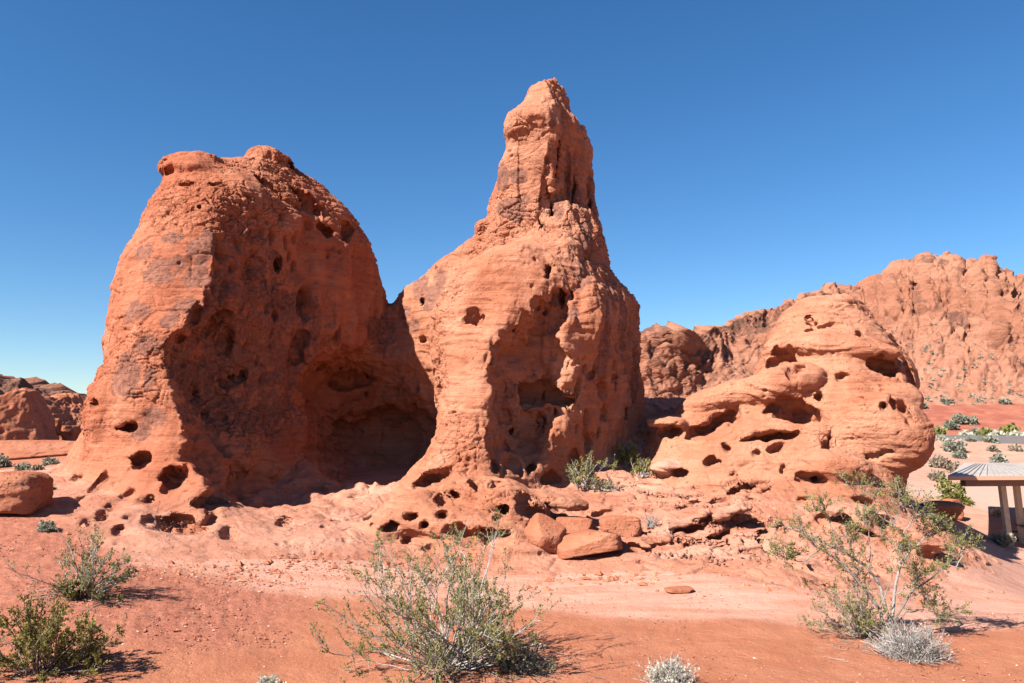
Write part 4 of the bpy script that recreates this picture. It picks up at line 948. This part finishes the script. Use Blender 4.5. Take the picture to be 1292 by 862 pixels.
def creosote(name, base, label, H, Wl, Wr, seed, stems=40, leaf=L_green, bark=B_pale, dens=1.0, bare=.35, size=.034, thick=.012, lowest=78, steep=.8, wob=.16, twigs=6, group=None, depth=None, cat="bush"):
    pl = Plant(seed); rg = pl.rg
    Wd = depth or (Wl + Wr) * .45
    for s in range(stems):
        az = rg.rand() * 2 * math.pi; tl = R(lowest) * rg.rand() ** steep
        d = np.array((math.sin(tl) * math.cos(az), math.sin(tl) * math.sin(az), math.cos(tl)))
        Wx = Wl if d[0] < 0 else Wr
        L = 1 / math.sqrt((d[0] / Wx) ** 2 + (d[1] / Wd) ** 2 + (d[2] / H) ** 2) * rg.uniform(.62, 1.06)
        p0 = np.array((rg.randn() * .05 * (Wl + Wr), rg.randn() * .05 * Wd, -.03))
        pts, dd = pl.path(p0, d + np.array((0, 0, -.10)), L, 9, wob, .02)
        pl.tube(pts, thick * rg.uniform(.6, 1.2), thick * .28, 5)
        for q in range(twigs):
            f = rg.uniform(bare, 1.0) * 8.9; i = min(int(f), 8); p = pts[i] + (pts[i + 1] - pts[i]) * (f - i)
            dl = pts[i + 1] - pts[i]; dl = dl / np.linalg.norm(dl)
            L2 = L * rg.uniform(.16, .38) * (1.1 - .5 * f / 9)
            t2, d2 = pl.path(p, dl + rg.randn(3) * .55 + np.array((0, 0, .2)), L2, 5, .2, .06)
            pl.tube(t2, thick * .36, thick * .16, 3)
            for w in range(3):
                g = rg.uniform(.25, 1) * 4.9; j = min(int(g), 4); pp = t2[j] + (t2[j + 1] - t2[j]) * (g - j)
                t3, _ = pl.path(pp, d2 + rg.randn(3) * .6 + np.array((0, 0, .25)), L2 * rg.uniform(.3, .6), 3, .2, .08)
                pl.tube(t3, thick * .18, thick * .09, 3)
                pl.leaves(t3, max(2, int(11 * dens * rg.uniform(.3, 1.5))), size * .32)
            pl.leaves(t2[2:], max(1, int(5 * dens)), size * .35)
    root = empty(name, base); tag(root, label, cat, group)
    pl.wood_mesh("branches", bark, root); pl.leaf_mesh("leaves", size, leaf, root)
    return root
def guided(name, base, label, limbs, seed, leaf, bark, thick=.024, size=.026, dens=1.0, start=.4, ntw=16, tl=.32, group=None):
    """bush whose main limbs are given as sideways and upward offsets (m) from its foot"""
    pl = Plant(seed); rg = pl.rg
    for L_ in limbs:
        th = thick * L_[0]; q = np.array([(a, 0.0, b) for a, b in L_[1]]); n = len(q)
        off = rg.uniform(-.5, .5); q[:, 1] = off * np.linalg.norm(q[:, [0, 2]] - q[0, [0, 2]], axis=1) * .6 + (0 if L_[0] > .7 else rg.randn() * .1)
        s = np.linspace(0, n - 1, n * 5); i = np.minimum(s.astype(int), n - 2); f = (s - i)[:, None]
        pts = q[i] * (1 - f) + q[i + 1] * f; pts[1:-1] += rg.randn(len(pts) - 2, 3) * .012
        pts[1:-1] = (pts[:-2] + 2 * pts[1:-1] + pts[2:]) / 4
        pl.tube(pts, th, th * .35, 6)
        for _ in range(ntw):
            g = (start + (1 - start) * rg.rand() ** .7) * (len(pts) - 1.01); j = int(g); p = pts[j] + (pts[j + 1] - pts[j]) * (g - j)
            dl = pts[j + 1] - pts[j]; dl = dl / (np.linalg.norm(dl) + 1e-9)
            t2, d2 = pl.path(p, dl + rg.randn(3) * .75 + np.array((0, 0, .15)), tl * rg.uniform(.5, 1.2), 5, .25, .03); pl.tube(t2, thick * .26, thick * .10, 3)
            for w in range(4):
                h = rg.uniform(.3, 1) * 4.9; m = min(int(h), 4); t3, _ = pl.path(t2[m] + (t2[m + 1] - t2[m]) * (h - m), d2 + rg.randn(3) * .7 + np.array((0, 0, .1)), tl * rg.uniform(.25, .5), 3, .25, .04)
                pl.tube(t3, thick * .11, thick * .06, 3); pl.leaves(t3, max(2, int(10 * dens * rg.uniform(.3, 1.6))), size * .5)
    root = empty(name, base); tag(root, label, "bush", group)
    pl.wood_mesh("branches", bark, root); pl.leaf_mesh("leaves", size, leaf, root)
    return root
def clump(name, base, label, H, W, seed, leaf, bark, n=160, per=9, size=.05, group=None, cat="shrub", thick=.006, fan=80, wob=.2):
    """rounded many-twigged shrub"""
    pl = Plant(seed); rg = pl.rg
    for s in range(n):
        az = rg.rand() * 2 * math.pi; tl = R(fan) * rg.rand() ** .6
        d = np.array((math.sin(tl) * math.cos(az), math.sin(tl) * math.sin(az), math.cos(tl) + .05))
        L = 1 / math.sqrt((d[0] / W) ** 2 + (d[1] / W) ** 2 + (d[2] / H) ** 2) * rg.uniform(.55, 1.08)
        p0 = np.array((rg.randn() * .18 * W, rg.randn() * .18 * W, -.02))
        pts, dd = pl.path(p0, d, L, 5, wob, .03); pl.tube(pts, thick, thick * .45, 3)
        for q in range(3):
            i = rg.randint(1, 5); t2, _ = pl.path(pts[i], dd + rg.randn(3) * .7, L * rg.uniform(.15, .35), 3, .3, .05); pl.tube(t2, thick * .6, thick * .3, 3)
            if per: pl.leaves(t2, max(1, int(per * rg.uniform(.4, 1.4))), size * .35)
    root = empty(name, base); tag(root, label, cat, group)
    pl.wood_mesh("branches", bark, root)
    if per: pl.leaf_mesh("leaves", size, leaf, root)
    return root
def gp(px, py): return on_land(px, py)
def S(p): return p[1] / FPX                                     # metres per photograph pixel at a point
G_C = "creosote bushes in the open"
p = gp(572, 843); k = S(p)
creosote("creosote_bush", p, "broad open creosote bush with pale tangled branches on bare red soil below the tallest rock", 184 * k, 206 * k, 90 * k, 11, stems=104, dens=1.9, size=.021, lowest=85, steep=.70, twigs=6, bare=.45, thick=.012, group=G_C)
p2 = gp(655, 842); clump("dry_grass", p2, "low tuft of dry grey-green twigs at the foot of the broad creosote bush", 32 * k, 42 * k, 12, L_dry, B_dry, n=200, per=3, size=.03, cat="dry grass", fan=86)
p = gp(1112, 808); k = S(p)
def px_limbs(spec, cx, cy, zx, zy, zs):
    """limbs read off the photograph, as offsets in metres from the foot (cx, cy)"""
    return [(th, [((zx + a / zs - cx) * k, (cy - zy - b / zs) * k * .94) for a, b in pts]) for th, pts in spec]
TREE = [(1.2, [(500, 690), (505, 620), (480, 470), (430, 410), (330, 345), (230, 300), (130, 255)]), (1.1, [(480, 690), (460, 580), (395, 480), (330, 400), (265, 350), (210, 320), (140, 190)]), (.5, [(330, 345), (300, 280), (250, 200), (235, 150)]),
        (1.15, [(505, 690), (525, 520), (550, 410), (600, 340), (565, 280), (520, 235), (450, 190)]), (.5, [(600, 340), (650, 300), (720, 280)]), (.45, [(530, 240), (480, 160), (440, 110), (395, 95)]), (.45, [(565, 280), (600, 220), (640, 190)]), (.4, [(520, 235), (560, 170), (540, 120)]),
        (.75, [(505, 640), (600, 500), (680, 450), (740, 405), (810, 340)]), (.4, [(740, 405), (770, 360), (760, 310)]), (.55, [(505, 690), (580, 600), (660, 590), (750, 610)]), (.45, [(430, 410), (440, 340), (430, 260), (420, 230)]), (.4, [(460, 580), (480, 480), (500, 380), (520, 330)]),
        (.5, [(265, 350), (190, 400), (120, 380), (75, 365)]), (.4, [(395, 480), (380, 380), (350, 290)]), (.4, [(550, 410), (620, 440), (650, 520)]), (.4, [(525, 520), (590, 470), (620, 430)])]
guided("creosote_bush", p, "tree-like creosote bush with a few long bare grey trunks and feathery tips", px_limbs(TREE, 1112, 808, 960, 580, 3.057), 29, L_green, B_mid, thick=.021, size=.022, dens=1.9, ntw=15, group=G_C)
p3 = gp(1085, 806); creosote("creosote_bush", p3, "brownish twiggy creosote thicket growing against the tree-like one", 112 * k, 95 * k, 36 * k, 31, stems=40, leaf=L_green, bark=B_dry, dens=.7, size=.024, lowest=60, twigs=5, bare=.25, thick=.010, group=G_C)
p3 = gp(1150, 830); clump("dry_shrub", p3, "round leafless silver-grey shrub at the foot of the tree-like creosote", 46 * k, 46 * k, 33, L_pale, B_pale, n=420, per=1, size=.02, thick=.006, fan=88, cat="dry shrub")
p = gp(52, 850); k = S(p)
creosote("creosote_bush", p, "dense yellow-green creosote bush cut off by the edge of the picture", 102 * k, 102 * k, 90 * k, 37, stems=44, leaf=L_yellow, bark=B_dark, dens=2.0, size=.024, lowest=86, steep=.8, twigs=7, bare=.25, thick=.012, group=G_C)
p = gp(108, 752); k = S(p)
creosote("creosote_bush", p, "thin see-through creosote bush on the gravelly red bank below the fin", 95 * k, 74 * k, 52 * k, 41, stems=44, leaf=L_green, bark=B_pale, dens=.9, size=.022, lowest=80, twigs=6, bare=.3, thick=.011, group=G_C)
p = gp(95, 755); creosote("creosote_sprig", (p[0], p[1], p[2]), "short bright green sprig in front of the thin see-through creosote", 22 * k, 22 * k, 26 * k, 43, stems=14, leaf=L_yellow, bark=B_dark, dens=2.4, size=.025, lowest=70, twigs=4, thick=.008)
p = gp(58, 671); k = S(p); clump("round_shrub", p, "small round grey-green shrub alone on the red gravel bank", 12 * k, 11 * k, 47, L_grey, B_dry, n=90, per=9, size=.05)
p = gp(846, 872); k = S(p); clump("pale_shrub", p, "bleached whitish shrub poking up at the bottom edge", 46 * k, 40 * k, 53, L_pale, B_pale, n=260, per=4, size=.03, thick=.005, fan=60)
p = gp(338, 872); k = S(p); clump("pale_shrub", p, "tips of a bleached shrub barely showing below the broad creosote bush's left branches", 22 * k, 20 * k, 54, L_pale, B_pale, n=120, per=4, size=.03, thick=.005, fan=60)

def on_rock(px, py): return hit(px, py)
G_M = "bushes at the foot of the tallest rock"
p = on_rock(740, 618); k = S(p)
creosote("creosote_bush", p, "leaning creosote with silvery branches in front of the tallest rock's shadow", 52 * k, 38 * k, 48 * k, 59, stems=28, dens=.6, size=.045, lowest=75, twigs=5, bare=.3, thick=.018, group=G_M)
p = on_rock(792, 590); k = S(p)
creosote("creosote_bush", p, "small dark green bush tucked against the tallest rock's right foot", 34 * k, 20 * k, 14 * k, 61, stems=16, dens=1.6, size=.05, lowest=65, twigs=4, thick=.018, group=G_M)
p = on_rock(812, 602); k = S(p)
creosote("creosote_bush", p, "sparse pale bush where the tallest rock meets the slickrock of the domed outcrop", 32 * k, 22 * k, 26 * k, 67, stems=20, leaf=L_yellow, dens=.4, size=.05, lowest=75, twigs=4, thick=.014, group=G_M)
p = on_rock(760, 618); k = S(p); clump("dry_grass", p, "low fringe of dry yellow grass behind the fallen blocks, right of the leaning creosote", 14 * k, 26 * k, 69, L_dry, B_dry, n=90, per=4, size=.05, cat="dry grass")
p = on_rock(820, 664); k = S(p); clump("dead_twig_bush", p, "tiny leafless white twig bush on the bare slickrock", 26 * k, 17 * k, 71, L_pale, B_pale, n=26, per=0, thick=.008, fan=65, cat="dead bush")
p = at(845, 519, 27.5); p[2] = land(p[0], p[1]) + 0.0; 
h_ = at(846, 519, 30); k = S(h_); clump("grey_bush", (h_[0], h_[1], h_[2] - .1), "bush on the skyline of the slickrock gap before the dark cliff", 10 * k, 15 * k, 73, L_green, B_dry, n=70, per=8, size=.10, thick=.012)

# shrubs scattered on the flat behind the domed outcrop: image x, y of the foot, half width px, height px, kind
kinds = {'g': (L_grey, B_pale), 'p': (L_pale, B_pale), 'c': (L_green, B_dark), 'd': (L_dry, B_dry)}
FAR = [
    (1211, 533, 8, 9, 'g', "round blue-grey shrub alone on the red bank above the road"), (1200, 541, 7, 7, 'g', "blue-grey shrub on the red bank left of the round lone one"), (1227, 534, 3, 5, 'g', "tiny grey shrub on the red bank right of the round lone one"),
    (1184, 553, 8, 18, 'c', "brownish green bush touching the domed outcrop's right edge"), (1187, 560, 7, 9, 'p', "pale shrub peeping from behind the domed outcrop"), (1203, 571, 15, 22, 'g', "largest grey-green shrub, in front of the road's left end"),
    (1219, 556, 9, 13, 'p', "straw-pale shrub just right of the largest grey-green shrub"), (1245, 552, 8, 14, 'c', "bright green creosote at the roadside, left of two"), (1232, 551, 6, 7, 'g', "low grey shrub by the road beside the left green creosote"),
    (1259, 555, 9, 11, 'p', "straw-coloured clump between the two green roadside creosotes"), (1274, 549, 10, 14, 'c', "bright green creosote at the roadside, right of two"), (1282, 555, 12, 8, 'p', "low straw-coloured clump in front of the right roadside creosote"),
    (1248, 560, 7, 7, 'g', "blue-grey tuft on the sandy near verge of the road"), (1253, 572, 6, 9, 'd', "brown-grey shrub halfway between road and shelter roof"), (1282, 572, 8, 8, 'd', "brown-grey shrub above the shelter roof's right half"), (1259, 585, 10, 10, 'g', "grey-green shrub standing right behind the shelter roof"),
    (1210, 579, 6, 8, 'g', "small grey-green shrub right of the brushy grey thicket"), (1186, 590, 13, 18, 'd', "brushy grey thicket beside the domed outcrop"), (1206, 596, 14, 12, 'd', "dark grey dry shrub in front of the brushy thicket"), (1183, 607, 12, 12, 'd', "grey-lilac dry shrub low against the domed outcrop"),
    (1162, 516, 6, 7, 'g', "grey shrub at the foot of the mountain beside the dome's shoulder"), (1193, 512, 5, 6, 'g', "small grey shrub on the mountain's lowest slope"), (1259, 651, 7, 5, 'p', "faint pale tuft on the flat seen under the shelter roof"), (1256, 503, 5, 5, 'g', "grey shrub high on the red bank's top edge"), (1268, 512, 5, 5, 'g', "grey tuft on the top edge of the red bank, rightmost"), (1223, 560, 5, 5, 'g', "tiny grey tuft at the near edge of the road's left end"),
    (1242, 598, 6, 6, 'd', "little brown shrub behind the left end of the shelter roof"), (1221, 604, 5, 5, 'd', "little dry shrub on open sand left of the shelter roof"),
]
for n_, (px, py, hw, hh, kd, lb) in enumerate(FAR):
    p = gp(px, py); k = S(p); lf, bk = kinds[kd]
    clump("desert_shrub", p, lb, hh * k * .92, hw * k * .85, 100 + n_, lf, bk, n=70, per=7, size=.0042 * p[1], thick=.0006 * p[1], group="shrubs on the flat behind the domed outcrop")
p = gp(1202, 634); k = S(p)
creosote("creosote_bush", p, "green creosote on the sand just left of the shelter roof", 32 * k, 22 * k, 20 * k, 83, stems=26, dens=.6, size=.0036 * p[1], lowest=75, twigs=4, thick=.02)
p = gp(1266, 689); k = S(p); clump("dry_grass", p, "grey-green grass tuft at the foot of the sunlit shelter post", 17 * k, 17 * k, 87, L_grey, B_dry, n=70, per=5, size=.10, fan=55, thick=.010, cat="dry grass")
for n_, (px, py, hw, hh, kd, lb) in enumerate([
    (3, 590, 9, 16, 'g', "green-grey shrub at the left edge on the low rock shelf"), (29, 594, 9, 7, 'g', "blue-grey mat of brush above the big cracked boulder"), (64, 588, 9, 8, 'g', "blue-grey brush left of the tall fin's foot"), (46, 594, 5, 4, 'd', "small dry tuft between the two blue-grey mats"), (62, 620, 4, 5, 'g', "tiny grey shrub beside the big boulder's right end")]):
    p = gp(px, py); k = S(p); lf, bk = kinds[kd]
    clump("desert_shrub", p, lb, hh * k, hw * k, 160 + n_, lf, bk, n=60, per=7, size=.0045 * p[1], thick=.0006 * p[1], group="shrubs left of the tall fin")
# uncountable low scrub dotted over the far slopes
def scrub(name, n, seed):
    rg = np.random.RandomState(seed); deps = bpy.context.evaluated_depsgraph_get(); bpy.context.view_layer.update(); deps.update()
    Vs, ti = [], []
    m = bpy.data.objects["mountain"]; c = 0
    while c < n:
        px = rg.uniform(1120, 1420); py = rg.uniform(400, 512) if rg.rand() < .75 else rg.uniform(500, 545)
        d = ray(px, py); ok, loc, nor, _ = m.ray_cast((0, 0, CAM_H), Vector(d.tolist()).normalized()); c += 1
        if not ok or nor[2] < .25: continue
        loc = np.array(loc); q = 26; s = rg.uniform(.15, .42)
        P = loc + rg.randn(q, 3) * s * np.array((.5, .5, .32)) + np.array((0, 0, .2 * s)); u = rg.randn(q, 3) * s * .35; v = rg.randn(q, 3) * s * .35
        Vs.append(np.stack([P, P + u, P + u + v, P + v], 1).reshape(-1, 3)); ti.append(np.repeat(rg.rand(q), 4))
    V = np.concatenate(Vs)
    tag(mesh_np(name, V, np.arange(len(V)).reshape(-1, 4), [L_grey], smooth=False, attrs={"tint": np.concatenate(ti)}), kind='stuff')
def litter(name, n, seed):
    """dead twigs lying about under the bushes"""
    pl = Plant(seed); rg = pl.rg
    spots = [gp(590, 846), gp(1115, 815), gp(60, 852), gp(112, 755), gp(640, 848)]
    for k_ in range(n):
        c_ = spots[rg.randint(len(spots))]; x, y = c_[0] + rg.randn() * .55, c_[1] + rg.randn() * .35
        an = rg.rand() * 6.28; L_ = rg.uniform(.06, .35); z = float(land(x, y)) + .012
        pts, _ = pl.path((x, y, z), (math.cos(an), math.sin(an), 0), L_, 4, .18, 0); pts[:, 2] = z + .01 * rg.rand(len(pts)); pl.tube(pts, .0045, .002, 3)
    tag(pl.wood_mesh(name, B_dry, None), kind='stuff')
litter("twig_litter", 420, 77)
scrub("hillside_scrub", 360, 3)

# ------------------------------------------------------------------ picnic shelter and its table
t = NT("cream_paint", .55, .3); t.color(t.mix(t.ramp(t.noise(6, 5, .6), .4, .65), (.46, .38, .27), (.40, .32, .22))); M_post = t.m
t = NT("ribbed_roof_metal", .5, .4); t.color(t.mix(t.ramp(t.noise(1.5, 6, .65), .35, .7), (.34, .305, .275), (.28, .24, .21))); M_roof = t.m
t = NT("fascia_paint", .6, .3); t.color(t.mix(t.noise(4, 4), (.46, .21, .13), (.52, .27, .18))); M_fascia = t.m
t = NT("soffit_paint", .8, .1); t.color(t.mix(t.noise(3, 4), (.19, .115, .08), (.24, .15, .11))); M_soffit = t.m
t = NT("dark_table_paint", .6, .3); t.color(t.mix(t.noise(9, 4), (.055, .042, .036), (.085, .066, .056))); M_table = t.m
def prism(bv, bf, poly, d):
    """sheet of corners pushed along d"""
    n = len(poly); o = len(bv); bv += [tuple(p) for p in poly] + [tuple(np.array(p) + d) for p in poly]
    bf.append([o + i for i in range(n)][::-1]); bf.append([o + n + i for i in range(n)])
    for i in range(n): j = (i + 1) % n; bf.append([o + i, o + j, o + n + j, o + n + i])
def pymesh(name, bv, bf, mat, parent=None):
    me = bpy.data.meshes.new(name); me.from_pydata([tuple(map(float, v)) for v in bv], [], bf); me.update(); me.materials.append(mat)
    o = bpy.data.objects.new(name, me); C.objects.link(o)
    if parent: o.parent = parent
    return o
def beam(bv, bf, a, b, w, h):
    a, b = np.array(a, float), np.array(b, float); d = b - a; d /= np.linalg.norm(d)
    ref = np.array((0, 0, 1.)) if abs(d[2]) < .8 else np.array((0, 1., 0)); s = np.cross(d, ref); s /= np.linalg.norm(s); u = np.cross(s, d)
    prism(bv, bf, [a - s * w / 2 - u * h / 2, a + s * w / 2 - u * h / 2, a + s * w / 2 + u * h / 2, a - s * w / 2 + u * h / 2], b - a)
fl = at(1197, 601, 29.4); rl = at(1231, 585.5, 34.0)                     # front corner and ridge end of the hipped roof
g0 = on_land(1272, 688)
root = empty("picnic_shelter", (fl[0] + 3.0, fl[1] + 4.0, float(land(fl[0] + 3, fl[1] + 4)))); tag(root, "open picnic shelter with a pale ribbed metal roof on cream posts", "picnic shelter")
og = np.array(root.location)
x1 = 27.0; ez = fl[2]; rz_ = rl[2]; yb = 2 * rl[1] - fl[1]
FLc, FRc = np.array((fl[0], fl[1], ez)), np.array((x1, fl[1] + .35, ez + .04)); RLc, RRc = np.array((rl[0], rl[1], rz_)), np.array((x1 - 3.4, rl[1] + .2, rz_)); BLc, BRc = np.array((21.7, yb, ez)), np.array((x1, yb + .3, ez))
bv, bf = [], []
for poly in ([FLc, FRc, RRc, RLc], [BRc, BLc, RLc, RRc], [BLc, FLc, RLc], [FRc, BRc, RRc]): prism(bv, bf, [p - og for p in poly], np.array((0, 0, -.05)))
roof = pymesh("roof", bv, bf, M_roof, root)
bv, bf = [], []
nrib = 40
for q in range(nrib + 1):                      # standing ribs of the front slope, running up to the ridge
    f = q / nrib; a = FLc * (1 - f) + FRc * f; b = RLc * (1 - f) + RRc * f
    beam(bv, bf, a - og + np.array((0, 0, .012)), b - og + np.array((0, 0, .012)), .045, .05)
pymesh("roof_rib", bv, bf, M_roof, roof)
bv, bf = [], []
dn = np.array((0, 0, -.075))
for a, b in ((FLc, FRc), (BLc, FLc), (BRc, BLc), (FRc, BRc)): beam(bv, bf, a - og + dn, b - og + dn, .05, .14)
pymesh("fascia", bv, bf, M_fascia, root)
bv, bf = [], []
ins = np.array((.22, .22, 0))
for a, b in ((FLc + (.75, .35, 0), FRc + (-.3, .35, 0)), (FLc + (.75, .45, 0), BLc + (.75, -.3, 0)), (BLc + (.75, -.3, 0), BRc + (-.3, -.3, 0)), (FRc + (-.3, .45, 0), BRc + (-.3, -.3, 0))): beam(bv, bf, np.array(a) - og + (0, 0, -.27), np.array(b) - og + (0, 0, -.27), .16, .24)
pymesh("roof_beam", bv, bf, M_soffit, root)
for (px, py, tp, Y) in ((1274, 690, 1263, 31.0), (1291, 684, 1281, 32.6)):
    b = at(px, py, Y); b[2] = float(land(b[0], b[1])) - .1; top = np.array((xw(tp, Y, ez - .25), Y, ez - .2))
    bv, bf = [], []; beam(bv, bf, b - og, top - og, .20, .20); pymesh("post", bv, bf, M_post, root)
for (x, y) in ((x1 - 1.2, fl[1] + 1.2), (x1 - 1.2, yb - 1.2)):
    z = float(land(x, y)); bv, bf = [], []; beam(bv, bf, np.array((x, y, z - .1)) - og, np.array((x, y, ez - .2)) - og, .20, .20); pymesh("post", bv, bf, M_post, root)
tb = np.array((21.3, 32.4, 0.0)); tb[2] = float(land(tb[0], tb[1]))
tr = empty("picnic_table", tb); tag(tr, "dark picnic table standing in the shade of the shelter", "picnic table")
bv, bf = [], []
for k in range(5): beam(bv, bf, (-1.0, -.34 + k * .17, .76), (1.0, -.34 + k * .17, .76), .155, .05)
pymesh("table_top", bv, bf, M_table, tr)
for s in (-1, 1):
    bv, bf = [], []
    for k in range(2): beam(bv, bf, (-1.0, s * (.66 + .15 * k), .45), (1.0, s * (.66 + .15 * k), .45), .135, .05)
    pymesh("bench", bv, bf, M_table, tr)
    bv, bf = [], []
    beam(bv, bf, (s * .7, -.7, 0), (s * .7, -.25, .73), .09, .09); beam(bv, bf, (s * .7, .7, 0), (s * .7, .25, .73), .09, .09); beam(bv, bf, (s * .7 + .1, -.8, .40), (s * .7 + .1, .8, .40), .08, .05)
    pymesh("leg_frame", bv, bf, M_table, tr)
